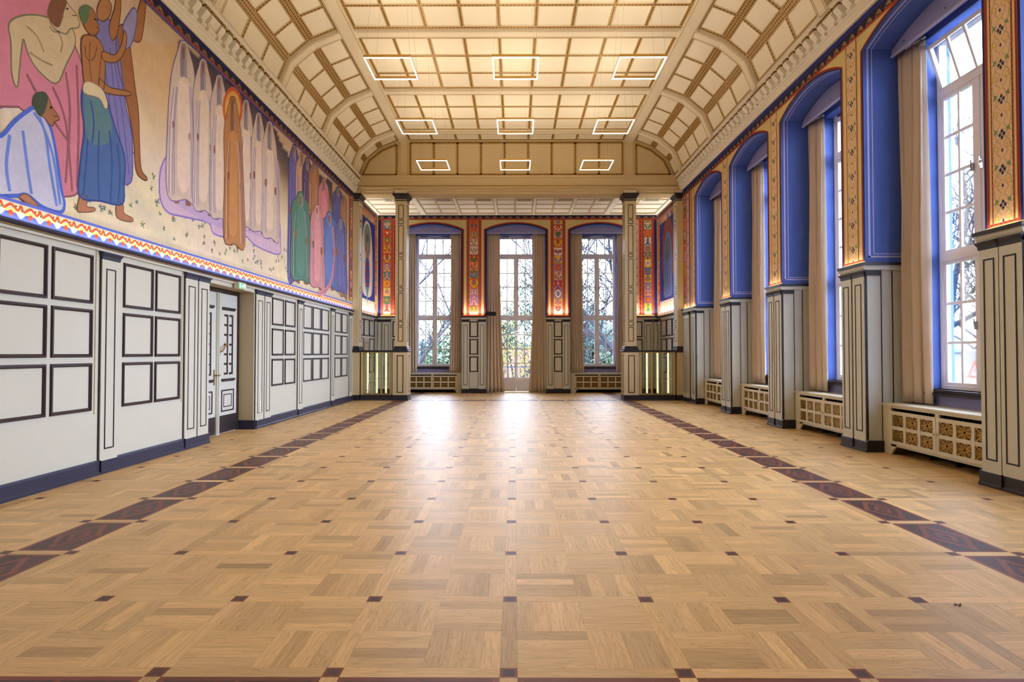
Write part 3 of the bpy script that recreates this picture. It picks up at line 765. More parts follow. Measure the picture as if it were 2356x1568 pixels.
# ------------------------------------------------------------------ vault
PLV = [(-5.40, 7.62), (-5.14, 8.24), (-4.62, 8.68), (-3.98, 8.94)]
def side_pts(s): return PLV if s < 0 else [(2*CM-x, z) for x, z in PLV]
YG = 20.1; RIBS = [19.3-3.0*k for k in range(0, 8)]; RW = .17
def strip(mb, p, q, wd, n, w, h, m=0, ms=1):
    p, q, wd, n = Vector(p), Vector(q), Vector(wd).normalized(), Vector(n).normalized()
    L = (q-p).length; a, b = wd*(w/2), n*h
    mb.face([p-a+b, q-a+b, q+a+b, p+a+b], m, None, [(0, 0), (L, 0), (L, 1), (0, 1)])
    mb.face([p-a, q-a, q-a+b, p-a+b], ms); mb.face([p+a+b, q+a+b, q+a, p+a], ms)
    mb.face([p-a, p-a+b, p+a+b, p+a], ms); mb.face([q+a, q+a+b, q-a+b, q-a], ms)
def build_ceiling():
    c = MB(); x0, x1 = PLV[3][0], 2*CM-PLV[3][0]; zt = PLV[3][1]
    c.box(x0, x1, YREAR-.1, YG+.1, zt, zt+.1)
    for s in (-1, 1):
        pt = side_pts(s); pts2 = [(XL-.3 if s < 0 else XR+.3, 7.62)] + pt
        for a, b in zip(pts2, pts2[1:]): c.face([(a[0], YREAR-.1, a[1]), (b[0], YREAR-.1, b[1]), (b[0], YG+.1, b[1]), (a[0], YG+.1, a[1])])
    o = c.build('ceiling', M['cream']); struct(o, 'coffered cream vault with gilt stencilled ribs')
    beams = [x0+.17, x1-.17]
    for bx in beams:
        mb = MB(); mb.box(bx-.17, bx+.17, YREAR, YG, zt-.09, zt)
        mb.box(bx-.15, bx-.142, YREAR, YG, zt-.094, zt-.09, 1); mb.box(bx+.142, bx+.15, YREAR, YG, zt-.094, zt-.09, 1)
        mb.build('ceiling_beam', [M['cream2'], M['gline']], o)
    for yb in RIBS:
        mb = MB(); mb.box(x0+.34, x1-.34, yb-.14, yb+.14, zt-.07, zt)
        for e in (-.12, .112): mb.box(x0+.40, x1-.40, yb+e, yb+e+.008, zt-.074, zt-.07, 1)
        mb.build('ceiling_beam', [M['cream2'], M['gline']], o)
        for s in (-1, 1):
            pt = side_pts(s); cc = Vector((CM, 6.0)); inn = []; inl = []
            for k, p in enumerate(pt):
                a = Vector(pt[max(k-1, 0)]); b = Vector(pt[min(k+1, 3)]); t = (b-a).normalized(); n = Vector((-t.y, t.x))
                if n.dot(cc-Vector(p)) < 0: n = -n
                inn.append(Vector(p)+n*.085); inl.append(Vector(p)+n*.089)
            mb = MB(); mb.prism([tuple(p) for p in pt]+[tuple(p) for p in reversed(inn)], 'y', yb-.14, yb+.14)
            for e in (-.115, .107): mb.prism([tuple(p) for p in inn]+[tuple(p) for p in reversed(inl)], 'y', yb+e, yb+e+.008, 1)
            mb.build('cove_rib', [M['cream2'], M['gline']], o)
    lim = sorted(RIBS)+[YG+RW-.03]
    for ya, yb in zip(lim, lim[1:]):
        a, b = ya+RW, yb-RW; short = b-a < 1
        if b < 2: continue
        mb = MB(); X0, X1 = x0+.34, x1-.34; n = (0, 0, -1); zz = zt; w = .085
        cw = (X1-X0)/9
        for k in range(10): 
            xx = X0+cw*k; xx = min(max(xx, X0+w/2), X1-w/2); strip(mb, (xx, a, zz), (xx, b, zz), (1, 0, 0), n, w, .022)
        for k in ((0, 3) if short else (0, 1, 2, 3)):
            yy = a+(b-a)*k/3; yy = min(max(yy, a+w/2), b-w/2); strip(mb, (X0, yy, zz), (X1, yy, zz), (0, 1, 0), n, w, .026)
        mb.build('coffer_moulding', [M['gold1'], M['cream2']], o)
        for s in (-1, 1):
            mb = MB(); pt = [Vector((p[0], 0, p[1])) for p in side_pts(s)]
            for k in range(3):
                p, q = pt[k], pt[k+1]; t = (q-p).normalized(); nn = Vector((t.z, 0, -t.x))
                if nn.dot(Vector((CM, 0, 6))-p) < 0: nn = -nn
                Y = Vector((0, 1, 0)); w2 = .085
                for i in ((0, 3) if short else (0, 1, 2, 3)):
                    yy = a+(b-a)*i/3; yy = min(max(yy, a+w2/2), b-w2/2); strip(mb, p+Y*yy, q+Y*yy, Y, nn, w2, .022)
                if k == 0: strip(mb, p+t*.07+Y*a, p+t*.07+Y*b, t, nn, w2, .025)
                if k == 2: strip(mb, q-t*.045+Y*a, q-t*.045+Y*b, t, nn, w2, .025)
                if k < 2:                     # broad triple band across the fold
                    t2 = (pt[k+2]-q).normalized(); A, B = q-t*.105, q+t2*.105; cc = (A+B)/2; wd = (B-A); n3 = Vector((wd.z, 0, -wd.x)).normalized()
                    if n3.dot(Vector((CM, 0, 6))-cc) < 0: n3 = -n3
                    mb2 = mb; L = b-a
                    pa, pb = A+n3*.012, B+n3*.012
                    mb.face([pa+Y*a, pa+Y*b, pb+Y*b, pb+Y*a], 2, None, [(0, 0), (L, 0), (L, 1), (0, 1)])
            mb.build('cove_moulding', [M['gold1'], M['cream2'], M['gold3']], o)
    # gable end above the columns
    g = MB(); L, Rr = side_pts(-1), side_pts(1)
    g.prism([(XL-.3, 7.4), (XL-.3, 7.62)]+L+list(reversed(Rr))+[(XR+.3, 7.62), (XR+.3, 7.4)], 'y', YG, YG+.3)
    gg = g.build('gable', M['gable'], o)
    mb = MB(); n = (0, -1, 0)
    def gs(a, b): 
        d = Vector((b[0]-a[0], 0, b[1]-a[1])).normalized(); strip(mb, (a[0], YG, a[1]), (b[0], YG, b[1]), (-d.z, 0, d.x), n, .085, .02)
    X0, X1, Z0, Z1 = x0+.40, x1-.40, 7.72, 8.82
    gs((X0, Z0), (X1, Z0)); gs((X0, Z1), (X1, Z1))
    for k in range(10): gs((X0+(X1-X0)*k/9, Z0), (X0+(X1-X0)*k/9, Z1))
    for s in (-1, 1):
        q = [(-5.22, 7.72), (-5.0, 8.2), (-4.55, 8.56), (-4.05, 8.76), (-4.05, 7.72)]
        if s > 0: q = [(2*CM-x, z) for x, z in q]
        for k in range(5): gs(q[k], q[(k+1) % 5])
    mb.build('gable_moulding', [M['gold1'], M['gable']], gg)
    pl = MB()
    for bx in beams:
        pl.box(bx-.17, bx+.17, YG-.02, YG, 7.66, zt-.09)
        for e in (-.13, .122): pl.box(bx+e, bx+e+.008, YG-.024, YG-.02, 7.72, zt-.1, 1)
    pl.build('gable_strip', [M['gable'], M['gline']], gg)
    # architrave over the columns
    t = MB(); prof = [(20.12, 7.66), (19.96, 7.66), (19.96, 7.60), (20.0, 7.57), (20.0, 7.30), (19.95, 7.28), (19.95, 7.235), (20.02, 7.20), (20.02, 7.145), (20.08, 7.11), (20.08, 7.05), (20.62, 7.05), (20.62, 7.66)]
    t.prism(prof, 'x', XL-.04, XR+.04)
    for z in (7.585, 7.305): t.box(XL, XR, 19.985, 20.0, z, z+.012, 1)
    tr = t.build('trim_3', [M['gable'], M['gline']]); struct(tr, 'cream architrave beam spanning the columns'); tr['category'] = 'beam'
    # ceiling of the bay behind the columns
    a = MB(); a.box(XL-.04, XR+.04, 20.6, YB+1.2, 7.22, 7.3); al = a.build('ceiling_alcove', M['alc']); struct(al, 'low white coffered ceiling behind the columns')
    mb = MB(); pitch = 1.47; bxs = [-3.66+pitch*k for k in range(6)]
    for bx in bxs:
        wide = .10 if bx in (bxs[0], bxs[-1]) else .04
        mb.box(bx-wide, bx+wide, 20.62, YB, 7.16, 7.22)
        for e in (-1, 1): mb.box(bx+e*(wide+.03)-.012, bx+e*(wide+.03)+.012, 20.62, YB, 7.195, 7.22, 1)
    xs = [XL+.25]+bxs+[XR-.25]
    for p, q in zip(xs, xs[1:]):
        m_ = (p+q)/2
        if q-p > 1.0: mb.box(m_-.03, m_+.03, 20.62, YB, 7.19, 7.22, 1)
    for k in range(5):
        yy = 20.75+k*.68; mb.box(XL+.1, XR-.1, yy-.025, yy+.025, 7.192, 7.22, 1)
    mb.box(XL-.02, XR+.02, YB-.12, YB, 7.15, 7.22)
    for xx in (XL, XR): mb.box(min(xx, xx+(.12 if xx < 0 else -.12)), max(xx, xx+(.12 if xx < 0 else -.12)), 20.62, YB-.12, 7.15, 7.22)
    mb.build('coffer_moulding', [M['alc'], M['colm']], al)
build_ceiling()

# ------------------------------------------------------------------ cornices with corbels
def build_cornice(s):
    xw = XL if s < 0 else XR; d = -s      # d: direction into the room
    X = lambda v: xw+d*v
    Zk = (lambda z: z) if s < 0 else (lambda z: 7.62-(7.62-z)*.85 if z < 7.62 else z)
    t = MB(); prof = [(0, 7.06), (.05, 7.06), (.05, 7.10), (.09, 7.13), (.09, 7.17), (.13, 7.19), (.13, 7.22), (.03, 7.24), (.03, 7.58), (.22, 7.585), (.22, 7.61), (.27, 7.62), (.27, 7.655), (.19, 7.68), (.10, 7.70), (.0, 7.70)]
    t.prism([(X(a), Zk(z)) for a, z in prof], 'y', YREAR, YG-.1)
    t.box(min(X(.266), X(.274)), max(X(.266), X(.274)), YREAR, YG-.12, 7.634, 7.642, 1)
    o = t.build('trim_1' if s < 0 else 'trim_2', [M['ivory'], M['gline']])
    struct(o, 'ivory cornice with a row of corbels above the '+('mural' if s < 0 else 'windows')); o['category'] = 'cornice'
    def corbel(w):
        mb = MB(); p = [(.03, 7.22), (.10, 7.22), (.15, 7.27), (.15, 7.31), (.12, 7.35), (.21, 7.47), (.21, 7.54), (.03, 7.54)]
        mb.prism([(X(a)-xw, Zk(z)) for a, z in p], 'y', -w/2, w/2)
        lo, hi = sorted((d*.10, d*.213)); mb.box(lo, hi, -w/2-.004, w/2+.004, Zk(7.54), Zk(7.582), 1)
        lo, hi = sorted((d*.205, d*.216)); mb.box(lo, hi, -w/2-.004, w/2+.004, Zk(7.51), Zk(7.55), 1)
        e = .012
        for yy in ((-w/2+.02, w/2-.02) if w > .2 else ()):
            q = [(a+.003, Zk(z)) for a, z in p[1:6]]; 
            for a, b in zip(q, q[1:]): mb.face([(d*a[0], yy-.006, a[1]), (d*b[0], yy-.006, b[1]), (d*b[0], yy+.006, b[1]), (d*a[0], yy+.006, a[1])], 2)
        return mb
    small = corbel(.14).build('corbel', [M['ivory'], M['corbtip'], M['gline']], o); big = corbel(.32).build('corbel', [M['ivory'], M['corbtip'], M['gline']], o)
    first = {0: True, 1: True}; n = 0
    for yb in RIBS[:-2]:
        for k in range(11):
            y = yb-3.0*k/11
            if y < 6.4: continue
            src = big if k == 0 else small; key = 0 if k == 0 else 1
            if first[key]: q = src; first[key] = False
            else: q = src.copy(); COL.objects.link(q); q.parent = o
            q.location = (xw, y, 0)
    for y in (19.62, 19.9):
        q = small.copy(); COL.objects.link(q); q.parent = o; q.location = (xw, y, 0)
def corb_tip():
    m, nt = mat('gilt black stencil'); b = nt.nodes['Principled BSDF']; tc = N(nt, 'ShaderNodeTexCoord'); ck = N(nt, 'ShaderNodeTexChecker'); ck.inputs['Scale'].default_value = 36
    ck.inputs[1].default_value = (*lin((190, 142, 54)), 1); ck.inputs[2].default_value = (*lin((44, 30, 18)), 1)
    nt.links.new(tc.outputs['Object'], ck.inputs[0]); nt.links.new(ck.outputs[0], b.inputs['Base Color']); b.inputs['Roughness'].default_value = .45; return m
M['corbtip'] = corb_tip()
build_cornice(-1); build_cornice(1)
# ------------------------------------------------------------------ windows
WSTR = ['first', 'second', 'third', 'fourth']
def pane_grid(mb, x0, x1, z0, z1, nx, nz, b0, b1, t=.042):
    for k in range(1, nx): x = x0+(x1-x0)*k/nx; mb.box(x-t/2, x+t/2, b0, b1, z0, z1)
    for k in range(1, nz): z = z0+(z1-z0)*k/nz; mb.box(x0, x1, b0+.002, b1-.002, z-t/2, z+t/2)
def sash(root, x0, x1, z0, z1, nx, nz, solid=0, tilt=0, bd=.055):
    """a casement: border, glazing bars, one glass child, hinged at its lower edge when tilted"""
    mb = MB(); W, H = x1-x0, z1-z0; zb = solid if solid else bd
    mb.box(0, bd, -.03, .025, 0, H); mb.box(W-bd, W, -.03, .025, 0, H); mb.box(bd, W-bd, -.03, .025, H-bd, H); mb.box(bd, W-bd, -.03, .025, 0, zb)
    pane_grid(mb, bd, W-bd, zb, H-bd, nx, nz, -.018, .012)
    if solid:
        mb.ring((0, -.03, 0), (1, 0, 0), (0, 0, 1), (0, -1, 0), .10, W-.10, .10, solid-.10, [(0, 0), (.012, .012), (.03, -.004), (.034, .0)])
    s = mb.build('sash' if not solid else 'door_leaf', M['wframe'], root); s.location = (x0, .98, z0); s.rotation_euler = (tilt, 0, 0)
    g = MB(); g.box(bd-.004, W-bd+.004, -.004, .0, zb-.004, H-bd+.004); g.build('pane', M['glass'], s)
    return s
def window(name, loc, rz, door=False, tilt=False, label=None):
    root = empty(name, loc, rz); struct(root, label)
    x = .78; z0 = 0 if door else 1.05
    f = MB(); t = .06
    f.box(-x, -x+t, .93, 1.04, z0, 6.5); f.box(x-t, x, .93, 1.04, z0, 6.5); f.box(-x+t, x-t, .93, 1.04, 6.42, 6.5)
    if not door: f.box(-x+t, x-t, .93, 1.04, z0, z0+.05)
    f.box(-x+t, x-t, .93, 1.04, 5.58, 5.68); f.box(-x+t, x-t, .92, 1.04, 3.02, 3.13)
    f.box(-.045, .045, .935, 1.04, 3.13, 5.58)
    if not door: f.box(-.045, .045, .935, 1.04, z0+.05, 3.02)
    for e in (-.6, .28): f.box(e, e+.32, .90, .93, 6.45, 6.47, 1)
    f.build('window_frame', [M['wframe'], M['char']], root)
    sash(root, -x+t, x-t, 5.68, 6.42, 4, 1, tilt=.30 if tilt else 0)
    for a0, a1 in ((-x+t, -.045), (.045, x-t)): sash(root, a0, a1, 3.13, 5.58, 2, 4)
    for a0, a1 in ((-x+t, -.045), (.045, x-t)):
        if door: sash(root, min(a0, a0+.0), a1+(.04 if a0 < 0 else 0), .01, 3.02, 2, 4, solid=.58) if a0 < 0 else sash(root, a0-.04, a1, .01, 3.02, 2, 4, solid=.58)
        else: sash(root, a0, a1, z0+.05, 3.02, 2, 3)
    h = MB()
    for z in (4.3, 2.0 if not door else 1.05):
        for a in (-.075, .075) if z > 3 else (-.06,): h.box(a-.01, a+.01, .90, .935, z-.06, z+.06); h.box(a-.008, a+.008, .89, .90, z-.02, z+.10)
    h.build('window_handle', M['chrome'], root)
    if not door:
        s = MB(); s.box(-x-.06, x+.06, .66, .93, z0-.045, z0); s.box(-x-.08, x+.08, .64, .74, z0-.09, z0-.05); s.build('window_sill', M['char'], root)
    return root
for k, F in enumerate(FK):
    c = F+NW/2
    window('window_%d' % (k+1), (XR, c, 0), -PI/2, tilt=(k == 1),
           label=['tall white window beside the viewer', 'tall white window with its top sash tilted into the room', 'second tall white window along the side wall, mostly hidden by a pier', 'third tall white window along the side wall, a sliver in view', 'fourth tall white window along the side wall, by the corner'][k])
for k, c in enumerate(BC):
    if k == 1: window('door_3', (c, YB, 0), 0, door=True, label='white glazed double garden door in the middle of the end wall')
    else: window('window_%d' % (6+k//2), (c, YB, 0), 0, label='tall white window of the end wall '+('on the mural side' if k == 0 else 'on the window-wall side'))

# ------------------------------------------------------------------ pelmets, curtains, radiator covers
def pelmet(loc, rz, w, spr, crn, label, pb=.46):
    A = arc_pts(0, w/2-.01, spr-.03, crn-.03); mb = MB()
    zb = 6.43
    mb.prism(A+[(w/2-.01, zb), (-w/2+.01, zb)], 'y', pb, pb+.03)
    mb.box(-w/2+.01, w/2-.01, pb-.015, pb, zb, zb+.03, 1)
    for a in (-.9, 0, .9): mb.tube([(a, pb-.005, 6.55), (a, pb+.002, 6.55)], .012, 8, 2)
    o = mb.build('curtain_pelmet', [M['lav'], M['line'], M['char']]); o.location = loc; o.rotation_euler = (0, 0, rz)
    tag(o, label, 'pelmet', 'lavender curtain pelmets')
def curtain(loc, rz, a0, a1, b0, b1, z0, z1, folds, amp, label, flare=0.0, lean=0.0, seed=0, tie=None):
    """cloth from z0 to z1 hung between a0 and a1 in the plane y = b; folds deepen downwards"""
    r = random.Random(seed); nu, nv = folds*10, 26; mb = MB(); ids = []
    ph = [r.uniform(-.5, .5) for _ in range(folds+2)]; am = [r.uniform(.65, 1.25) for _ in range(folds+2)]
    for j in range(nv+1):
        v = j/nv; z = z1+(z0-z1)*v; row = []
        sp = 1+flare*v**2; cx = (a0+a1)/2+lean*v**2
        if tie: 
            q = math.exp(-((z-tie)/.5)**2); sp *= 1-.25*q
        for i in range(nu+1):
            u = i/nu; t = u*folds; k = int(min(t, folds-1e-6)); fr = t-k
            A = am[k]*(1-fr)+am[k+1]*fr; P = ph[k]*(1-fr)+ph[k+1]*fr
            w = math.sin(2*PI*t+P+.5*math.sin(2.2*v+k)); w2 = .25*math.sin(4*PI*t+3*v+P)
            dep = amp*(.38+.62*min(1, v*1.6))*A
            row.append(mb.vi((cx+(u-.5)*(a1-a0)*sp+.02*math.sin(2*PI*t*2+v*2), b0+(b1-b0)*u+(w+w2)*dep, z)))
        ids.append(row)
    for j in range(nv):
        for i in range(nu): mb.idx((ids[j][i], ids[j+1][i], ids[j+1][i+1], ids[j][i+1]))
    o = mb.build('curtain', M['curtain'], None, True); o.location = loc; o.rotation_euler = (0, 0, rz)
    sm = o.modifiers.new('cloth', 'SOLIDIFY'); sm.thickness = .006
    tag(o, label, 'curtain', 'beige floor length curtains')
    h = MB(); h.tube([(a0-.02, b0, z1+.012), (a1+.02, b1, z1+.012)], .014, 8); h.build('curtain_rail', M['white'], o)
    return o
def radiator(name, loc, rz, w, label, kind):
    root = empty(name, loc, rz); tag(root, label, 'radiator cover', 'radiator covers in the window niches')
    h = w/2-.005; F0 = .25
    b = MB()
    b.box(-h, h, F0-.015, .74, .77, .80)                              # top shelf
    b.box(-h, -h+.2, F0, F0+.03, 0, .77); b.box(h-.2, h, F0, F0+.03, 0, .77)
    b.box(-h+.2, h-.2, F0, F0+.03, .735, .77); b.box(-.04, .04, F0, F0+.03, .69, .735)
    b.box(-h, -h+.02, F0+.03, .74, 0, .77); b.box(h-.02, h, F0+.03, .74, 0, .77)
    for s in (-1, 1):                                                 # cut-out feet
        b.prism([(s*(h-.2), .165), (s*(h-.34), .165), (s*(h-.30), .12), (s*(h-.26), .09), (s*(h-.2), .0)], 'y', F0, F0+.03)
    b.box(-h+.2, h-.2, F0, F0+.03, .135, .165)
    b.build('cabinet', M['rad'], root)
    v = MB(); v.box(-h+.02, h-.02, .70, .729, .0, .76); v.box(-h+.08, h-.08, .48, .64, .16, .70)
    for k in range(24): xx = -h+.12+(2*h-.24)*k/23; v.box(xx-.02, xx+.02, .44, .48, .14, .72)
    for xx in (-.5, .02, .5): v.box(xx-.02, xx+.02, .5, .6, 0, .16)
    v.build('radiator_core', M['void'], root)
    gr = None
    for s in (0, 1):
        x0, x1 = ((-h+.2, -.004), (.004, h-.2))[s]; z0, z1 = .17, .69; d = MB(); B = .055
        cw = (x1-x0-B*4)/3; ch = (z1-z0-B*3)/2
        d.box(x0, x1, F0-.018, F0+.006, z0, z0+B); d.box(x0, x1, F0-.018, F0+.006, z1-B, z1); d.box(x0+B, x1-B, F0-.014, F0+.006, z0+B+ch, z0+2*B+ch)
        for k in range(4): xx = x0+k*(cw+B); d.box(xx, xx+B, F0-.0165, F0+.006, z0+B, z1-B) if 0 < k < 3 else d.box(xx, xx+B, F0-.018, F0+.006, z0+B, z1-B)
        dr = d.build('cover_door', M['rad'], root)
        kx = (-.03, .03)[s]; kb = MB(); kb.tube([(kx, F0-.018, .45), (kx, F0-.04, .45)], [.008, .014], 8); kb.build('knob', M['brass'], dr)
        for i in range(3):
            for j in range(2):
                cx = x0+B+cw/2+i*(cw+B); cz = z0+B+ch/2+j*(ch+B)
                if gr is None:
                    g = MB(); R0 = cw/2
                    def ann(cx_, cz_, r0, r1, n=20, sx=1, sz=1):
                        for q in range(n):
                            a, c2 = 2*PI*q/n, 2*PI*(q+1)/n
                            P_ = lambda r, t, y: (cx_+sx*r*math.cos(t), y, cz_+sz*r*math.sin(t))
                            g.face([P_(r0, a, -.003), P_(r0, c2, -.003), P_(r1, c2, -.003), P_(r1, a, -.003)])
                            g.face([P_(r1, a, -.003), P_(r1, c2, -.003), P_(r1, c2, .003), P_(r1, a, .003)])
                            g.face([P_(r0, c2, -.003), P_(r0, a, -.003), P_(r0, a, .003), P_(r0, c2, .003)])
                    zs = ch/cw
                    if kind == 'rings':
                        for rr in (.18, .36, .54, .72, .90): ann(0, 0, R0*rr, R0*(rr+.065), 22, 1, zs)
                        for t in range(8):
                            a = PI/4*t; c_, s_ = math.cos(a), math.sin(a); ext = 1/max(abs(c_), abs(s_))*.99
                            p, q = Vector((c_*R0*.18, 0, s_*R0*.18*zs)), Vector((c_*R0*ext, 0, s_*R0*ext*zs)); n2 = Vector((-s_, 0, c_))*.0045
                            g.face([p-n2+Vector((0, -.004, 0)), q-n2+Vector((0, -.004, 0)), q+n2+Vector((0, -.004, 0)), p+n2+Vector((0, -.004, 0))])
                        for sx in (-1, 1):
                            for sz in (-1, 1): ann(sx*R0*.84, sz*R0*.84*zs, R0*.06, R0*.13, 8)
                    else:
                        for t in range(4):
                            a = PI/2*t+PI/4; ann(R0*.52*math.cos(a), R0*.52*zs*math.sin(a), R0*.30, R0*.47, 16); ann(R0*.52*math.cos(a), R0*.52*zs*math.sin(a), 0, R0*.12, 8)
                        for t in range(4):
                            a = PI/2*t; ann(R0*.80*math.cos(a), R0*.80*zs*math.sin(a), R0*.06, R0*.19, 10)
                        ann(0, 0, 0, R0*.2, 10)
                    gr = g.build('grille', M['brass'] if kind == 'rings' else M['oldbrass'], dr); q = gr
                else:
                    q = gr.copy(); COL.objects.link(q); q.parent = dr
                q.location = (cx, F0, cz)
    return root
BKT = ['on the mural side', 'over the garden door', 'on the window-wall side']
rn = 0
for k, F in enumerate(FK):
    if k < 1: continue
    y0, y1 = NZ[k]; c = (y0+y1)/2; nw = y1-y0; nm = WSTR[k-1]
    pelmet((XR, c, 0), -PI/2, nw, SPR, CRN, f'lavender arched pelmet over the {nm} side window, counted from the viewer')
    curtain((XR, c, 0), -PI/2, -nw/2+.02, -nw/2+.50, .56, .66, .825, 6.50, 3, .06, f'beige curtain hanging at the far jamb of the {nm} side window, counted from the viewer', flare=.22, lean=.03, seed=50+k)
    radiator('radiator_cover', (XR, c, 0), -PI/2, nw, f'radiator cover with round brass grilles under the {nm} side window, counted from the viewer', 'rings')
for k, c in enumerate(BC):
    pelmet((c, YB, 0), 0, BWD, BSP, BCR, f'lavender pelmet of the end wall, '+BKT[k], .12)
    side = ['window on the mural side of the end wall', 'garden door', 'window by the window-wall corner']
    z0 = .02 if k == 1 else .825
    for s in (-1, 1):
        e0, e1 = (-BWD/2+.02, -BWD/2+(.5 if k != 1 else .52)) if s < 0 else (BWD/2-(.46 if k != 1 else .5), BWD/2-.02)
        if k == 1: lab = 'long beige curtain beside the garden door, '+('next to the black box' if s < 0 else 'away from the black box')
        else: lab = 'beige curtain at the '+('outer' if (s < 0) == (k == 0) else 'inner')+' edge of the end-wall '+('window nearer the mural' if k == 0 else 'window nearer the side windows')
        curtain((c, YB, 0), 0, e0, e1, .26, .26, z0, 6.50, 5, .055, lab, flare=.55 if k == 1 else .12, lean=(-s*.02 if k != 1 else -s*.05), seed=10*k+s+70)
    if k != 1: radiator('radiator_cover', (c, YB, 0), 0, BWD, 'radiator cover with bronze rosette grilles under the end-wall window '+('nearer the mural' if k == 0 else 'nearer the side windows'), 'rosette')

# ------------------------------------------------------------------ columns and glass showcases
def zc(y): return 1.6+(812-y)*.01476
CPX = [(468.7, 502), (504, 513.7), (516.6, 580.7), (582.6, 591), (594, 658), (660.5, 669.7), (672.5, 737), (739, 749), (751.6, 785)]
def column(x, wid, label, half=0):
    """half: 0 free-standing, -1 / +1 engaged with the wall at that side"""
    root = empty('column', (x, YC, 0)); tag(root, label, 'column', 'tan columns with black inlaid lines', 'thing')
    hw = wid/2; xa = lambda e: (-hw-(e if half >= 0 else 0), hw+(e if half <= 0 else 0))
    dp = .30
    def bx(mb, e, z0, z1, yo=0, m=0): a, b = xa(e); mb.box(a, b, -.0-e+.06+yo, dp*2-.06+e, z0, z1, m)
    s = MB(); bx(s, 0, 1.83, 6.86); sh = s.build('shaft', M['colm'], root)
    p = MB(); bx(p, .06 if not half else .04, .18, 1.63); pe = p.build('pedestal', M['colm'], root)
    def fl(mb, ex):
        rings = []
        for e, z in ex:
            a, b = xa(e); rings.append([(a, .06-e, z), (b, .06-e, z), (b, dp*2-.06+e, z), (a, dp*2-.06+e, z)])
        mb.loft(rings)
    b = MB(); fl(b, [(.085, 0), (.085, .03), (.07, .05), (.07, .17), (.06, .185)] if not half else [(.055, 0), (.055, .03), (.05, .05), (.05, .17), (.045, .185)]); b.build('plinth', M['char'], root)
    b = MB(); fl(b, [(.06, 1.63), (.083, 1.645), (.083, 1.69), (.05, 1.70), (.05, 1.76), (.025, 1.775), (.025, 1.82), (.004, 1.835)]); k = b.build('base_moulding', M['char'], root)
    b = MB(); fl(b, [(.013, 6.80), (.013, 6.83), (.002, 6.835)]); b.build('necking', M['black'], root)
    b = MB(); fl(b, [(.01, 6.86), (.02, 6.90), (.05, 6.95), (.085, 6.98), (.085, 7.05)]); b.build('capital', M['char'], root)
    st = MB(); bx(st, .02, 7.05, 7.15); st.build('impost', M['cream2'], root)
    FL = [(0, 0), (.001, .005), (.021, .005), (.022, 0)]
    ins = MB()
    if not half:
        for y0, y1 in CPX:
            ins.ring((0, .06, 0), (1, 0, 0), (0, 0, 1), (0, -1, 0), -.088, .088, zc(y1), zc(y0), FL)
            for q in (-1, 1): ins.ring((q*hw, .30, 0), (0, q, 0), (0, 0, 1), (q, 0, 0), -.12, .12, zc(y1), zc(y0), FL)
        FP = [(0, 0), (.001, .005), (.027, .005), (.028, 0)]
        ins.ring((0, .0, 0), (1, 0, 0), (0, 0, 1), (0, -1, 0), -.11, .11, .26, 1.53, FP)
        for q in (-1, 1): ins.ring((q*(hw+.06), .30, 0), (0, q, 0), (0, 0, 1), (q, 0, 0), -.16, .16, .26, 1.53, FP)
    else:
        q = -half
        for y0, y1 in CPX: ins.ring((q*hw, .30, 0), (0, q, 0), (0, 0, 1), (q, 0, 0), -.14, .14, zc(y1), zc(y0), FL)
    ins.build('inlay', M['black'], root)
CXL, CXR = -3.88, 3.955
column(CXL, .38, 'free-standing tan column with black capital at the mural side of the opening')
column(CXR, .38, 'free-standing tan column with black capital at the window side of the opening')
column(XL+.09, .18, 'slim tan half column engaged with the end of the mural wall', -1)
column(XR-.09, .18, 'slim tan half column engaged with the end of the window wall', 1)
def showcase(x0, x1, label):
    root = empty('glass_showcase', ((x0+x1)/2, YC, 0)); tag(root, label, 'display case', 'glass showcases between the columns')
    h = (x1-x0)/2; ya, yb = .10, .50
    b = MB(); b.prism([(.02, 0), (.03, .04), (.03, .17), (.05, .19), (.55, .19), (.57, .17), (.57, .04), (.58, 0)], 'x', -h, h); b.build('base', M['char'], root)
    t = MB(); t.prism([(.06, 1.64), (.03, 1.66), (.03, 1.70), (.57, 1.70), (.57, 1.66), (.54, 1.64)], 'x', -h, h); t.build('top_rail', M['char'], root)
    side = .06
    for s in (-1, 1):
        e = MB(); e.box(min(s*h, s*(h-side)), max(s*h, s*(h-side)), .08, .52, .19, 1.64); e.build('end_panel', M['colm'], root)
    xs = [-h+side+(2*h-2*side)*k/3 for k in range(4)]
    for k in range(3):
        p, q = xs[k]+.006, xs[k+1]-.006
        bp_ = MB(); bp_.box(p, q, yb-.004, yb+.004, .19, 1.64); bp_.build('pane', M['vglass'], root)
        for y in (ya,):
            f = MB(); t = .026
            f.box(p, p+t, y-.012, y+.012, .19, 1.64); f.box(q-t, q, y-.012, y+.012, .19, 1.64); f.box(p+t, q-t, y-.012, y+.012, .19, .19+t); f.box(p+t, q-t, y-.012, y+.012, 1.64-t, 1.64)
            fo = f.build('glass_door', M['brass'], root)
            g = MB(); g.box(p+t-.003, q-t+.003, y-.003, y+.003, .19+t-.003, 1.64-t+.003); g.build('pane', M['vglass'], fo)
        for z in (.72, 1.25):
            s = MB(); s.box(p+.03, q-.03, ya+.02, yb-.02, z, z+.008); s.build('glass_shelf', M['vshelf'], root)
        l = MB(); xx = p+.075 if x0 < 0 else q-.075
        l.box(xx-.03, xx+.03, yb-.05, yb-.03, .22, 1.61); l.build('light_strip', M['ledw'], root)
M['vshelf'] = glass_mat('shelf glass', (.82, .95, .88), .09)
showcase(XL+.27, CXL-.28, 'brass framed glass showcase between the columns on the mural side')
showcase(CXR+.28, XR-.27, 'brass framed glass showcase between the columns on the window side')
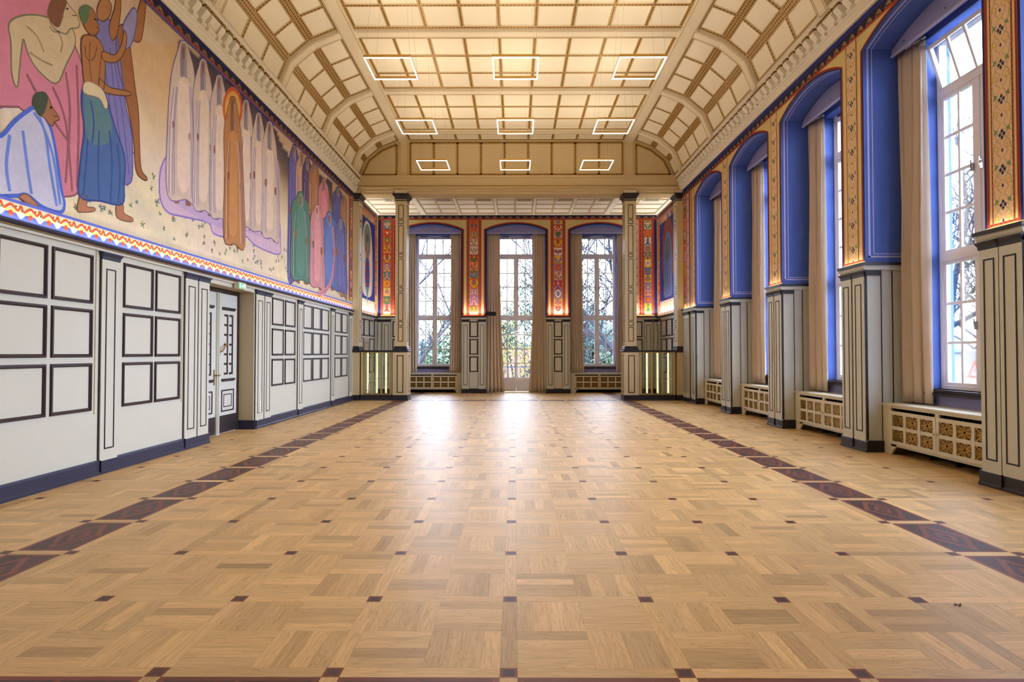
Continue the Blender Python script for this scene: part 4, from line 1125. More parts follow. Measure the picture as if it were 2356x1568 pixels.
# small chrome tap behind the showcase
t = MB(); bx_, by_ = -5.2, 21.0
t.tube([(0, 0, .0), (0, 0, .02)], .05, 12); t.tube([(0, 0, 0), (0, 0, .30), (.02, 0, .36), (.07, 0, .39), (.13, 0, .37), (.16, 0, .31)], .014, 8); t.tube([(0, 0, .06), (-.10, 0, .14)], .009, 6)
o = t.build('chrome_tap', M['chrome']); o.location = (-5.02, 20.28, .216); tag(o, 'small arched chrome fitting standing low in the glass showcase on the mural side', 'tap')

# ------------------------------------------------------------------ pendant lights
PZ, PW = 7.235, .905
def pendant():
    root = empty('pendant_light', (0, 0, 0)); h = PW/2; t = .026
    f = MB(); f.box(-h, h, -h, -h+t, 0, .05); f.box(-h, h, h-t, h, 0, .05); f.box(-h, -h+t, -h+t, h-t, 0, .05); f.box(h-t, h, -h+t, h-t, 0, .05)
    f.build('frame', M['brass'], root)
    d = MB(); e = .003
    for a in ((-h+e, h-e, -h+e, -h+t-e), (-h+e, h-e, h-t+e, h-e), (-h+e, -h+t-e, -h+t, h-t), (h-t+e, h-e, -h+t, h-t)): d.box(*a, -.014, 0)
    d.build('diffuser', M['led'], root)
    c = MB()
    for sx in (-1, 1):
        for sy in (-1, 1): c.tube([(sx*(h-.02), sy*(h-.02), .05), (sx*.30, sy*.30, 8.94-PZ)], .0022, 4)
    c.build('suspension_wire', M['chrome'], root)
    k = MB(); k.tube([(0, 0, 8.89-PZ), (0, 0, 8.94-PZ)], .36, 4); 
    return root
p0 = pendant(); first = True
PY = [11.55, 14.56, 17.55]; PX = [-2.43, .02, 2.45]
for j, y in enumerate([-3+2.55, 2.55, 5.55, 8.55]+PY):
    for i, x in enumerate(PX):
        if j == 0: continue
        o = p0 if first else dup(p0); first = False
        o.location = (x, y, PZ)
        if j >= 4:
            tag(o, 'square LED pendant with brass frame, '+['row nearest the viewer', 'middle row', 'row nearest the columns'][j-4]+', '+['on the mural side', 'in the middle', 'on the window side'][i], 'pendant light', 'square pendant lights under the vault')
        else: tag(o, 'square LED pendant above the viewer', 'pendant light', 'square pendant lights above the viewer')
        for s, en in ((0, 'down'), (1, 'up')):
            L = bpy.data.lights.new('pendant lamp', 'AREA'); L.shape = 'SQUARE'; L.size = .8; L.color = (1, .83, .60); L.energy = EN_DOWN if s == 0 else EN_UP
            lo = bpy.data.objects.new('pendant_lamp', L); COL.objects.link(lo); lo.location = (x, y, PZ-.035 if s == 0 else PZ+.06)
            if s: lo.rotation_euler = (PI, 0, 0)

# ------------------------------------------------------------------ vents of the alcove ceiling
VX = [-4.48, -2.60, -1.13, .36, 1.86, 3.36, 5.02]
def vent():
    mb = MB(); mb.box(-.32, .32, -.2, .2, -.02, 0); mb.box(-.26, .26, -.15, .15, -.024, -.02, 1)
    for k in range(4): yy = -.12+k*.075; mb.prism([(yy, -.024), (yy+.010, -.024), (yy+.014, -.029), (yy+.006, -.029)], 'x', -.26, .26, 0)
    return mb.build('ceiling_vent', [M['ventm'], M['void']])
v0 = vent()
VN = ['first', 'second', 'third', 'fourth', 'fifth', 'sixth', 'seventh']
for k, x in enumerate(VX):
    o = v0 if k == 0 else dup(v0)
    o.location = (x, 21.45, 7.22); tag(o, f'slatted air vent in the low alcove ceiling, {VN[k]} from the mural side', 'air vent', 'air vents in the alcove ceiling')

# ------------------------------------------------------------------ small fittings
s = empty('exit_sign', (0, 0, 0)); tag(s, 'small lit green and white emergency exit box above the double door', 'exit sign')
b = MB(ML); b.box(11.42, 11.72, -.13, -.036, 2.86, 2.99); b.build('housing', M['rad'], s)
P = Paint((XL+.131, 0, 0), (0, 1, 0), (0, 0, 1), (1, 0, 0))
gp = MB(ML); gp.box(11.44, 11.70, -.134, -.13, 2.875, 2.975); gp.build('sign_face', M['sgreen'], s)
wp = MB(ML)
def wq(pts): wp.face([(a, -.1355, z) for a, z in pts])
wq([(11.46, 2.885), (11.50, 2.885), (11.50, 2.965), (11.46, 2.965)])                                     # door leaf
wq([(11.655, 2.885), (11.685, 2.885), (11.685, 2.965), (11.655, 2.965)])
wq([(11.61, 2.96), (11.63, 2.96), (11.63, 2.943), (11.61, 2.943)]); wq([(11.575, 2.94), (11.62, 2.945), (11.60, 2.91), (11.575, 2.915)])   # running figure
wq([(11.575, 2.915), (11.59, 2.912), (11.56, 2.885), (11.545, 2.885)]); wq([(11.59, 2.915), (11.605, 2.912), (11.63, 2.898), (11.625, 2.888)])
wq([(11.575, 2.94), (11.545, 2.925), (11.55, 2.918), (11.58, 2.93)])
wq([(11.51, 2.925), (11.535, 2.94), (11.535, 2.91)]) 
wp.build('pictogram', M['swhite'], s)
s = MB(ML); s.box(12.60, 12.68, -.045, -.03, .33, .57); 
for z in (.39, .45, .51): s.tube([tuple(Vector((12.64, -.046, z))), (12.64, -.0475, z)], .024, 10, 1)
o = s.build('power_socket', [M['white'], M['rad']]); tag(o, 'white triple power socket low on the panelling beside the double door', 'power socket')
b = MB(); b.box(-1.13, -.74, 23.36, 23.50, 3.09, 3.24); b.box(-1.22, -1.13, 23.42, 23.48, 3.085, 3.13); o = b.build('speaker_box', M['void']); tag(o, 'small black speaker box on the pier ledge beside the garden door curtain', 'speaker')
P0 = on_x(0, 0, XL)
q = ray(2205, 1393); t_ = -1.6/q.z
l = MB(); r = random.Random(5)
for k in range(3):
    a = k*2.1; l.face([(0, 0, .006), (.018*math.cos(a), .018*math.sin(a), .002), (.026*math.cos(a+.4), .026*math.sin(a+.4), .012), (.016*math.cos(a+.9), .016*math.sin(a+.9), .003)])
l.tube([(0, 0, .006), (-.03, .006, .002)], .0015, 4)
o = l.build('dry_leaf', M['bark']); o.location = (q.x*t_, q.y*t_, 0); tag(o, 'tiny dry brown leaf lying on the parquet near the viewer', 'leaf')

# ------------------------------------------------------------------ outside
g = MB(); g.box(-6.5, 7.2, 24.8, 27.3, -.3, -.06); g.box(-200, 300, 27.3, 420, -2.3, -2.2); g.box(7.2, 300, -60, 27.3, -2.3, -2.2); o = g.build('ground_outside', M['asphalt']); struct(o)
def tree(name, loc, h, seed, label, spread=1.0, leaves=0, lm='leafg', lean=(0, 0), lsz=.16, depth=5, low=.25):
    r = random.Random(seed); root = empty(name, loc); tag(root, label, 'tree', 'trees outside the windows')
    mb = MB(); tips = []
    def br(p, d, L, rad, lv):
        n = 3; pts = [p]; q = p.copy()
        for k in range(n):
            d = (d+Vector((r.uniform(-.22, .22), r.uniform(-.22, .22), r.uniform(-.06, .16)))).normalized(); q = q+d*(L/n); pts.append(q.copy())
        mb.tube(pts, [rad*(1-.32*k/n) for k in range(n+1)], 5 if lv < 2 else 3, cap=False)
        if lv >= depth-2: tips.extend(pts[1:])
        if lv >= depth: return
        for k in range(r.choice((2, 3, 3)) if lv else 6):
            t = r.uniform(.35, 1) if lv else r.uniform(low, 1); i = min(n-1, int(t*n)); s = pts[i].lerp(pts[i+1], t*n-i)
            a = r.uniform(0, 2*PI); e = Vector((math.cos(a)*spread, math.sin(a)*spread, r.uniform(.15, .8))); br(s, (d*.5+e).normalized(), L*r.uniform(.55, .78), rad*.58, lv+1)
        br(pts[-1], d, L*.7, rad*.66, lv+1)
    br(Vector((0, 0, -2.2)), Vector((lean[0], lean[1], 1)).normalized(), h*.42+1.0, h*.021, 0)
    mb.build('trunk', M['bark'], root)
    if leaves:
        lf = MB()
        for k in range(leaves):
            p = r.choice(tips)+Vector((r.gauss(0, .22), r.gauss(0, .22), r.gauss(0, .2)))
            u = Vector((r.uniform(-1, 1), r.uniform(-1, 1), r.uniform(-1, 1))).normalized()*lsz*r.uniform(.5, 1); v = u.orthogonal().normalized()*lsz*.35
            lf.face([p-u, p+v, p+u, p-v])
        lf.build('foliage', M[lm], root)
tree('bare_tree', (-7.4, 34, 0), 15, 4, 'bare branching tree filling the end-wall window nearer the mural', 1.1, 1500, 'leafg', (.2, 0), .13, 6, .05)
tree('bare_tree', (7.2, 34, 0), 14, 9, 'thin-branched tree in the end-wall window nearer the side windows', 1.0, 3600, 'leafg', (-.15, 0), .13, 6, .06)
tree('leafy_tree', (-1.8, 41, 0), 5.4, 14, 'pale green tree in the mural-side half of the garden door', 1.0, 7000, 'leafg', (0, 0), .2, 5, .05)
tree('leafy_tree', (2.7, 38, 0), 6.9, 17, 'dark leafy tree in the window-side half of the garden door', 1.0, 7000, 'leafd', (0, 0), .18, 5, .05)
tree('yellow_shrub', (-.2, 31.5, 0), 4.0, 23, 'yellow autumn shrub just outside the garden door', 1.1, 4200, 'leafy', (0, 0), .08, 5, .05)
tree('leafy_tree', (-9.8, 46, 0), 3.6, 25, 'low dark green tree behind the bare tree at the mural-side window', 1.2, 9000, 'leafd', (0, 0), .26, 5, .03)
tree('leafy_tree', (-4.6, 48, 0), 3.2, 27, 'low green tree on the garden-door side of the bare tree', 1.2, 8000, 'leafg', (0, 0), .26, 5, .03)
tree('leafy_tree', (9.6, 45, 0), 4.6, 29, 'green tree behind the thin branches at the other end-wall window', 1.1, 9000, 'leafd', (0, 0), .26, 5, .03)
tree('leafy_tree', (5.6, 46, 0), 4.2, 30, 'small green tree behind the thin branches, nearer the garden door', 1.1, 8000, 'leafg', (0, 0), .26, 5, .03)
tree('bare_tree', (18.5, 25.0, 0), 10.5, 33, 'bare tree seen through the side window nearest the viewer', 1.0, 900, 'leafg', (0, 0), .1, 6, .06)
def hedge(x0, x1, y, top, seed, n, label, m='leafd', ax='x'):
    r = random.Random(seed); lf = MB()
    for k in range(n):
        a = r.uniform(x0, x1); hh = top*(.86+.14*math.sin(a*.9+seed)*math.sin(a*.37)); z = -2.2+(hh+2.2)*r.random()**.8; b_ = y+r.gauss(0, .5)
        p = Vector((a, b_, z)) if ax == 'x' else Vector((b_, a, z)); u = Vector((r.uniform(-1, 1), r.uniform(-1, 1), r.uniform(-1, 1))).normalized()*r.uniform(.2, .42); v = u.orthogonal().normalized()*.14
        lf.face([p-u, p+v, p+u, p-v])
    t = MB(); t.prism([(y-.5, -2.2), (y+.5, -2.2), (y+.35, top*.8), (y-.35, top*.8)], 'x', x0, x1) if ax == 'x' else t.prism([(y-.5, -2.2), (y+.5, -2.2), (y+.35, top*.8), (y-.35, top*.8)], 'y', x0, x1)
    o = t.build('hedge', M[m]); lf.build('foliage', M[m], o); tag(o, label, 'hedge')
hedge(-26, 26, 64, 3.4, 3, 9000, 'dense dark hedge closing the garden behind the trees')
hedge(10, 60, 34, 2.2, 5, 6000, 'dark hedge seen low through the side window nearest the viewer', 'leafg', 'y')
hs = empty('garden_house', (0, 0, 0)); tag(hs, 'low house with red clay roof beyond the garden door', 'house')
w = MB(); w.box(-5, 9, 52, 60, -2.2, -.4); w.build('house_wall', M['house'], hs)
w = MB(); w.prism([(51.4, -.5), (56, 1.9), (60.6, -.5)], 'x', -5.5, 9.5); w.build('roof', M['roofred'], hs)
rl = empty('terrace_railing', (0, 0, 0)); tag(rl, 'light metal terrace railing outside the garden door', 'railing')
b = MB(); b.box(-6, 6.5, 26.98, 27.03, .95, 1.0); b.box(-6, 6.5, 26.99, 27.02, .04, .08); b.build('handrail', M['galv'], rl)
for k in range(9):
    x = -6+12.5*k/8; b = MB(); b.box(x-.02, x+.02, 26.98, 27.02, -.06, .95); b.build('post', M['galv'], rl)
b = MB()
for k in range(84): x = -6+12.5*(k+.5)/84; b.box(x-.006, x+.006, 26.995, 27.012, .06, .95)
b.build('baluster', M['galv'], rl)
ct = empty('site_container', (0, 0, 0)); tag(ct, 'white site container outside the side window nearest the viewer', 'container')
b = MB(); b.box(12.5, 18, 17.5, 22, -2.2, 1.62); b.build('container_body', M['house'], ct)
b = MB(); b.box(12.4, 18.1, 17.4, 22.1, 1.62, 1.72); b.build('container_roof', M['galv'], ct)
ws = empty('warning_sign', (0, 0, 0)); tag(ws, 'white board with a red triangle standing outside the side window', 'sign')
SG = on_x(2243, 855, 9.0)
b = MB(); b.box(9.0, 9.02, SG.y-.28, SG.y+.28, SG.z-.45, SG.z+.40); b.build('board', M['house'], ws)
b = MB(); b.box(8.995, 9.015, SG.y-.03, SG.y+.03, -2.2, SG.z-.45); b.build('post', M['galv'], ws)
b = MB()
T = [(-.2, -.12), (.2, -.12), (0, .24)]; Ti = [(x*.62, .0+(z-.0)*.62) for x, z in T]
for k in range(3):
    a, c_, d, e = T[k], T[(k+1) % 3], Ti[(k+1) % 3], Ti[k]; b.face([(8.996, SG.y-p[0], SG.z+p[1]) for p in (a, c_, d, e)])
b.face([(8.995, SG.y-p[0], SG.z+p[1]) for p in ((-.012, .08), (.012, .08), (.008, -.02), (-.008, -.02))])
for k in range(2): b.face([(8.996, SG.y-p[0], SG.z+p[1]) for p in ((-.15, -.22-.08*k), (.15, -.22-.08*k), (.15, -.25-.08*k), (-.15, -.25-.08*k))])
b.build('triangle', M['red'], ws)
# ------------------------------------------------------------------ murals (plain robed figures on a meadow)
def in_poly(x, y, P):
    c = False; n = len(P)
    for k in range(n):
        x0, y0 = P[k]; x1, y1 = P[(k+1) % n]
        if (y0 > y) != (y1 > y) and x < (x1-x0)*(y-y0)/(y1-y0)+x0: c = not c
    return c
def build_mural():
    Z0, Z1, Y0, Y1 = 3.055, 7.06, 3.6, 19.86
    P = Paint((XL+.003, 0, 0), (0, 1, 0), (0, 0, 1), (1, 0, 0), .001, True)
    W = lambda px, py: (lambda q: (q.y, q.z))(on_x(px, py, XL))
    crest = [(0, -60), (250, 60), (300, 82), (329, 87), (358, 102), (385, 98), (412, 96), (437, 112), (490, 150), (549, 199), (590, 236), (623, 274), (652, 340), (673, 371), (714, 394), (760, 415), (812, 442), (900, 480)]
    def cr(px):
        for a, b in zip(crest, crest[1:]):
            if a[0] <= px <= b[0]: return a[1]+(b[1]-a[1])*(px-a[0])/(b[0]-a[0])
        return 480
    nd = random.Random(8); ph = [nd.uniform(0, 6.28) for _ in range(8)]
    def mixt(a, b, t): t = max(0, min(1, t)); return tuple(x+(y-x)*t for x, y in zip(a, b))
    def col(y, z):
        px, py = proj((XL, y, z)); v = (z-Z0)/(Z1-Z0)
        crz = on_x(px, cr(px), XL).z if -40 < px < 880 else 6.0
        n = .5+.5*math.sin(y*1.7+ph[0]+math.sin(z*2.1+ph[1])*1.3)*math.sin(z*3.1+y*.9+ph[2])
        if z > crz: return mixt((212, 190, 164), (204, 178, 152), n)
        d = crz-z
        hill = mixt((74, 66, 88), (120, 98, 88), d/.55) if d < .55 else mixt((120, 98, 88), (190, 160, 116), (d-.55)/.6)
        mead = mixt((228, 214, 176), (220, 202, 186), n); mead = mixt(mead, (206, 196, 176), max(0, math.sin(y*2.3+z*4+ph[3]))**4*.7)
        if 9.5 < y < 17.6: return mixt(mead, hill, (v-.42)/.3)
        return mixt(mead, mixt(mead, (206, 166, 120), .8), (v-.35)/.35)
    ny, nz = 150, 44; ids = {}; cols = {}
    for i in range(ny+1):
        for j in range(nz+1):
            y, z = Y0+(Y1-Y0)*i/ny, Z0+(Z1-Z0)*j/nz; ids[i, j] = P.mb.vi(P.P(y, z, 0)); cols[i, j] = lin(col(y, z))
    for i in range(ny):
        for j in range(nz):
            k = [(i, j), (i+1, j), (i+1, j+1), (i, j+1)]; P.mb.idx([ids[a] for a in k], 0, [cols[a] for a in k])
    def shape(pts, fill, outl=None, L=2, w=.03, n=4):
        q = smooth([W(*p) for p in pts], n); P.poly(q, fill, L)
        if outl: P.line(q, w*.62, outl, L+.5, True)
    def fold(pts, c, L=6, w=.022): P.line(smooth([W(*p) for p in pts], 4, False), w, c, L)
    LV, LV2, WH = (126, 112, 176), (150, 136, 190), (208, 188, 172)
    # lilac ground cloud below the pale figures
    shape([(368, 395), (384, 362), (392, 420), (450, 440), (520, 490), (600, 515), (640, 500), (645, 560), (640, 585), (590, 566), (560, 540), (520, 545), (490, 536), (478, 512), (420, 498), (386, 488), (368, 456)], (206, 178, 202), (140, 120, 200), 2, .05)
    shape([(385, 452), (450, 470), (510, 508), (600, 540), (630, 556), (560, 530), (500, 522), (430, 485)], (190, 166, 204), None, 3)
    shape([(396, 190), (440, 200), (500, 250), (560, 300), (610, 345), (640, 372), (643, 470), (640, 545), (600, 524), (540, 508), (480, 488), (430, 462), (386, 448), (388, 300)], (186, 168, 182), None, 3.4)
    def robed(xt, yt, xl, xr, ys, yb, ybr, seed, fill=WH, oc=LV, L=4, skin=(150, 100, 80), veil=(150, 138, 150)):
        """standing draped figure, hood at (xt, yt), shoulders at ys, hem from (xl, yb) to (xr, ybr)"""
        w = xr-xl; hw = w*.19; H = yb-yt
        shape([(xt-hw*.95, yt+w*.30), (xt-hw*.6, yt+w*.06), (xt, yt), (xt+hw*.6, yt+w*.06), (xt+hw*1.0, yt+w*.34), (xt+w*.40, ys+w*.1), (xr-w*.06, ys+(ybr-ys)*.45), (xr, ybr), (xt+w*.1, (yb+ybr)/2+4), (xl, yb), (xl+w*.02, ys+(yb-ys)*.4), (xt-w*.42, ys)], fill, oc, L, .03)
        P.poly(smooth([W(*p) for p in ((xt-hw*.55, ys-w*.02), (xt-hw*.50, yt+w*.22), (xt, yt+w*.09), (xt+hw*.55, yt+w*.24), (xt+hw*.65, ys+w*.1), (xt+hw*.1, ys+w*.16))]), veil, L+.5)
        P.poly(smooth([W(*p) for p in ((xt-hw*.30, yt+w*.34), (xt-hw*.05, yt+w*.2), (xt+hw*.28, yt+w*.34), (xt+hw*.16, yt+w*.62), (xt-hw*.14, yt+w*.62))]), skin, L+.6)
        for q in (-.45, -.2, .05, .3, .52): fold([(xt+hw*q, yt+w*(.2+abs(q)*.3)), (xt+hw*q*1.15, (yt+ys)/2+w*.15), (xt+hw*q*1.25, ys+w*.06)], oc if q < .1 else (206, 196, 196), L+.75, .010)
        light = tuple(min(255, int(c*1.09)) for c in fill)
        P.poly(smooth([W(*p) for p in ((xt-w*.16, ys+w*.25), (xt+w*.2, ys+w*.32), (xt+w*.22, ys+(yb-ys)*.5), (xt+w*.18, yb-(yb-ys)*.06), (xt-w*.18, yb-(yb-ys)*.08), (xt-w*.2, ys+(yb-ys)*.5))]), light, L+.6)
        r = random.Random(seed)
        for f in (.04, .10, .16, .23, .78, .85, .92, .97):
            x0 = xl+w*f; y1 = yb+(ybr-yb)*f
            fold([(xt+(x0-xt)*.62, ys+(yb-ys)*.10), (x0+r.uniform(-1.2, 1.2)+(xt-x0)*.12, ys+(yb-ys)*.45), (x0+r.uniform(-1, 1), y1-2-2*r.random())], (oc, LV2, (228, 220, 222), oc)[int(f*100) % 4], L+.8, .014)
        for f, k in ((.2, .42), (.76, .52)):
            hx, hy = xl+w*f, ys+(yb-ys)*k; P.poly(smooth([W(*p) for p in ((hx-1.6, hy-9), (hx+2.2, hy-8), (hx+2.6, hy+3), (hx+.6, hy+9), (hx-1.6, hy+4))]), skin, L+.9)
        for sx in (.25, .66):
            fx = xl+w*sx; fy = yb+(ybr-yb)*sx; shape([(fx, fy-2), (fx+w*.12, fy), (fx+w*.17, fy+w*.22), (fx+w*.06, fy+w*.26), (fx-w*.02, fy+w*.2)], skin, None, L-.3, .02)
    robed(421, 93, 384, 450, 172, 447, 462, 1, L=4); robed(466, 135, 443, 496, 205, 470, 490, 2, L=5.2); robed(503, 172, 482, 530, 240, 488, 508, 3, L=6.4)
    robed(565, 229, 546, 586, 292, 512, 524, 4, L=4.1); robed(594, 259, 576, 613, 318, 520, 535, 5, L=5.3); robed(619, 279, 602, 642, 338, 535, 552, 6, L=6.5)
    # ochre-robed figure in front of a round sun disc
    for r_, c_ in ((1.08, (206, 96, 66)), (.86, (224, 172, 92)), (.6, (214, 196, 120)), (.4, (160, 184, 150))):
        shape([(534+21*r_*math.cos(a*PI/6), 249+46*r_*math.sin(a*PI/6)) for a in range(12)], c_, None, 8.2+.8*(1-r_), .02)
    robed(534, 222, 514, 562, 300, 548, 566, 7, (182, 130, 84), (116, 80, 60), 9.4, (140, 92, 62), (150, 100, 66))
    # near group
    shape([(-40, 40), (0, -30), (60, -40), (120, 0), (150, 60), (188, 150), (196, 240), (190, 330), (186, 430), (150, 452), (100, 430), (60, 260), (-20, 230)], (206, 128, 146), (140, 92, 100), 3, .04)
    shape([(-60, 30), (0, 20), (10, 120), (30, 220), (0, 250), (-60, 240)], (84, 78, 148), None, 2.5)
    shape([(20, 52), (60, 34), (110, 40), (160, 60), (172, 100), (150, 150), (128, 192), (85, 160), (62, 120), (52, 90), (44, 150), (38, 200), (26, 170), (24, 100)], (204, 182, 146), (124, 120, 92), 4, .03)
    shape([(112, 40), (118, 5), (140, -6), (162, 18), (178, 40), (180, 62), (160, 66), (150, 78), (124, 66)], (204, 182, 146), (124, 120, 92), 5, .025)
    shape([(108, 34), (114, 4), (134, -10), (152, 2), (146, 26), (136, 60), (122, 58)], (128, 86, 62), None, 6)
    for a in (((150, 165), (160, 260), (150, 420)), ((120, 200), (150, 280), (165, 440)), ((60, 170), (110, 260), (160, 330)), ((175, 150), (180, 280), (176, 430))): fold(a, (150, 96, 106), 6, .03)
    # lilac figure and brown figures behind
    shape([(225, 40), (262, 60), (276, 140), (288, 240), (302, 310), (304, 400), (296, 422), (284, 416), (270, 330), (236, 220), (222, 120)], (128, 122, 178), (92, 88, 160), 3.5, .035)
    shape([(268, 70), (290, 60), (300, 120), (310, 200), (318, 260), (320, 330), (324, 388), (338, 410), (330, 414), (312, 392), (306, 320), (290, 230), (270, 150)], (158, 104, 66), (96, 66, 50), 3, .03)
    shape([(250, 60), (262, 20), (268, -20), (276, -10), (276, 30), (268, 80), (256, 92)], (164, 110, 70), (96, 66, 50), 4, .025)
    shape([(300, 78), (312, 40), (326, -10), (334, 0), (332, 40), (324, 90), (310, 96)], (164, 110, 70), (96, 66, 50), 4, .025)
    shape([(282, 60), (296, 30), (306, 18), (314, 28), (312, 60), (302, 100), (286, 110)], (150, 146, 190), (92, 88, 160), 4.5, .025)
    shape([(222, 20), (236, -6), (254, 8), (252, 34), (240, 48), (226, 44)], (176, 124, 80), (96, 66, 50), 4.6, .025)
    for a in (((60, 60), (84, 84), (100, 120)), ((130, 70), (142, 96), (138, 120)), ((112, 60), (122, 72), (136, 74)), ((66, 120), (96, 140), (120, 150))): fold(a, (150, 134, 104), 5.5, .02)
    shape([(150, 20), (153, 17), (156, 21), (153, 23)], (70, 60, 56), None, 6.4); fold([(164, 34), (170, 36), (174, 35)], (120, 70, 60), 6.4, .012); fold([(146, 38), (142, 34), (144, 42)], (150, 110, 84), 6.4, .014)
    for a in (((236, 110), (246, 200), (262, 320)), ((252, 110), (262, 220), (284, 390)), ((262, 140), (280, 260), (296, 400))): fold(a, (98, 94, 164), 4.2, .02)
    # figure in the long blue skirt, seen from behind
    shape([(186, 90), (205, 80), (226, 92), (240, 130), (238, 200), (228, 212), (196, 200), (188, 150)], (170, 116, 72), (96, 66, 50), 6, .03)
    shape([(234, 118), (262, 126), (278, 100), (284, 70), (290, 84), (286, 116), (268, 142), (238, 140)], (170, 116, 72), (96, 66, 50), 6.5, .025)
    shape([(226, 180), (250, 200), (276, 206), (298, 212), (296, 220), (262, 218), (232, 208)], (170, 116, 72), (96, 66, 50), 6.6, .025)
    shape([(182, 24), (196, 12), (214, 24), (222, 50), (226, 70), (212, 82), (194, 64)], (164, 110, 68), (96, 66, 50), 6.4, .025)
    shape([(180, 26), (194, 10), (206, 18), (200, 46), (190, 56)], (92, 116, 82), None, 7)
    shape([(190, 200), (212, 198), (238, 212), (262, 290), (285, 360), (284, 420), (280, 469), (230, 462), (181, 450), (184, 370), (192, 300), (186, 240)], (78, 106, 158), (54, 76, 140), 7, .04)
    shape([(192, 210), (214, 206), (236, 224), (256, 290), (244, 330), (200, 320)], (92, 126, 136), None, 7.3)
    for a in (((206, 96), (204, 140), (210, 196)), ((194, 104), (196, 130), (204, 140)), ((222, 106), (216, 130), (208, 140)), ((232, 120), (228, 160), (226, 200))): fold(a, (120, 78, 50), 7.1, .016)
    shape([(214, 44), (217, 42), (219, 46), (216, 47)], (50, 36, 32), None, 7.5); fold([(218, 62), (222, 64), (224, 63)], (110, 60, 46), 7.5, .012)
    for a in (((200, 320), (196, 380), (190, 448)), ((226, 300), (224, 380), (226, 458)), ((250, 300), (256, 380), (252, 464)), ((268, 330), (274, 400), (270, 466)), ((206, 230), (214, 280), (210, 330))): fold(a, (58, 84, 142), 7.6, .028)
    shape([(191, 192), (206, 188), (234, 206), (246, 240), (240, 250), (226, 226), (192, 214)], (214, 198, 162), (150, 130, 100), 7.8, .02)
    shape([(184, 448), (200, 454), (198, 474), (216, 478), (214, 486), (186, 488), (176, 482)], (176, 120, 92), (110, 80, 70), 6.8, .02); shape([(268, 466), (282, 470), (284, 490), (304, 502), (300, 510), (268, 500)], (176, 120, 92), (110, 80, 70), 6.8, .02)
    # kneeling figure in a pale blue cloak
    shape([(-60, 330), (0, 312), (30, 280), (60, 256), (78, 248), (98, 266), (116, 300), (128, 360), (138, 430), (146, 470), (136, 488), (96, 476), (60, 448), (30, 450), (-60, 440)], (192, 192, 214), (78, 106, 206), 9, .07)
    for a in (((75, 258), (100, 300), (112, 380), (128, 474)), ((20, 310), (12, 380), (20, 440)), ((50, 300), (60, 380), (70, 446)), ((88, 268), (120, 360), (136, 470))): fold(a, (110, 134, 214), 10, .04)
    shape([(74, 236), (80, 216), (98, 212), (110, 226), (118, 246), (134, 272), (124, 280), (116, 290), (98, 270), (84, 262)], (164, 112, 82), (96, 66, 50), 9.5, .02)
    shape([(72, 238), (78, 216), (96, 210), (108, 222), (104, 246), (96, 264), (84, 262)], (70, 82, 66), None, 10)
    shape([(112, 246), (115, 244), (118, 248), (114, 250)], (50, 36, 32), None, 10.4); fold([(120, 266), (126, 268), (130, 267)], (110, 60, 46), 10.4, .012)
    shape([(42, 452), (58, 446), (76, 462), (86, 474), (70, 474), (52, 462)], (176, 120, 92), (110, 80, 70), 9.8, .02)
    # far group of draped people
    far = [((676, 332), 662, 690, 372, 640, 640, (104, 96, 160)), ((694, 350), 680, 712, 384, 600, 620, (196, 150, 128)), ((706, 362), 694, 722, 395, 630, 650, (90, 76, 110)), ((722, 372), 708, 736, 400, 640, 650, (168, 116, 82)), ((744, 410), 732, 760, 438, 600, 640, (206, 130, 140)), ((776, 430), 764, 792, 452, 640, 660, (98, 96, 156)), ((790, 450), 780, 798, 470, 670, 684, (170, 128, 100))]
    for k, (h, xl, xr, ys, yb, ybr, fc) in enumerate(far):
        robed(h[0], h[1], xl, xr, ys, yb, ybr, 20+k, fc, tuple(int(x*.62) for x in fc), 4+k*.9, (152, 104, 76))
    robed(690, 440, 668, 716, 470, 634, 646, 40, (92, 130, 118), (60, 88, 88), 11, (152, 104, 76), (120, 150, 130))
    robed(756, 486, 734, 776, 512, 648, 662, 41, (104, 124, 186), (66, 84, 150), 12.4, (152, 104, 76), (140, 150, 196))
    robed(782, 500, 768, 798, 524, 660, 672, 42, (110, 112, 172), (70, 74, 140), 13.4, (152, 104, 76), (150, 144, 190))
    robed(728, 470, 712, 746, 500, 650, 662, 43, (204, 146, 150), (150, 96, 110), 14.2, (152, 104, 76), (214, 176, 170))
    P.line(smooth([W(*p) for p in ((764, 520), (768, 580), (762, 640), (748, 668), (730, 676))], 5, False), .16, (206, 144, 158), 15.2)
    P.line(smooth([W(*p) for p in ((764, 520), (768, 580), (762, 640), (748, 668), (730, 676))], 5, False), .02, (160, 100, 120), 15.6)
    # little flowers
    r = random.Random(77)
    for k in range(190):
        y = r.uniform(6.0, 19.2); z = Z0+.35+abs(r.gauss(0, .55))
        if z > 4.9: continue
        px, py = proj((XL, y, z))
        s = r.uniform(.035, .06)
        for t in range(5): a = 2*PI*t/5+r.random(); P.line([(y, z), (y+s*math.cos(a), z+s*math.sin(a))], .018, (104, 136, 112), 1.2)
        P.circ(y, z+s*.5, s*.34, r.choice(((216, 132, 54), (206, 96, 80), (228, 190, 120), (150, 130, 190))), 1.8, 6)
    # borders
    u0, u1 = 3.6, Y1
    P.rect(u0, u1, Z0, Z0+0.036, (64, 78, 168), 14); P.rect(u0, u1, Z0+0.036, Z0+0.194, (236, 216, 186), 14); P.rect(u0, u1, Z0+0.194, Z0+0.230, (96, 110, 206), 14)
    n = int((u1-u0)/.26)
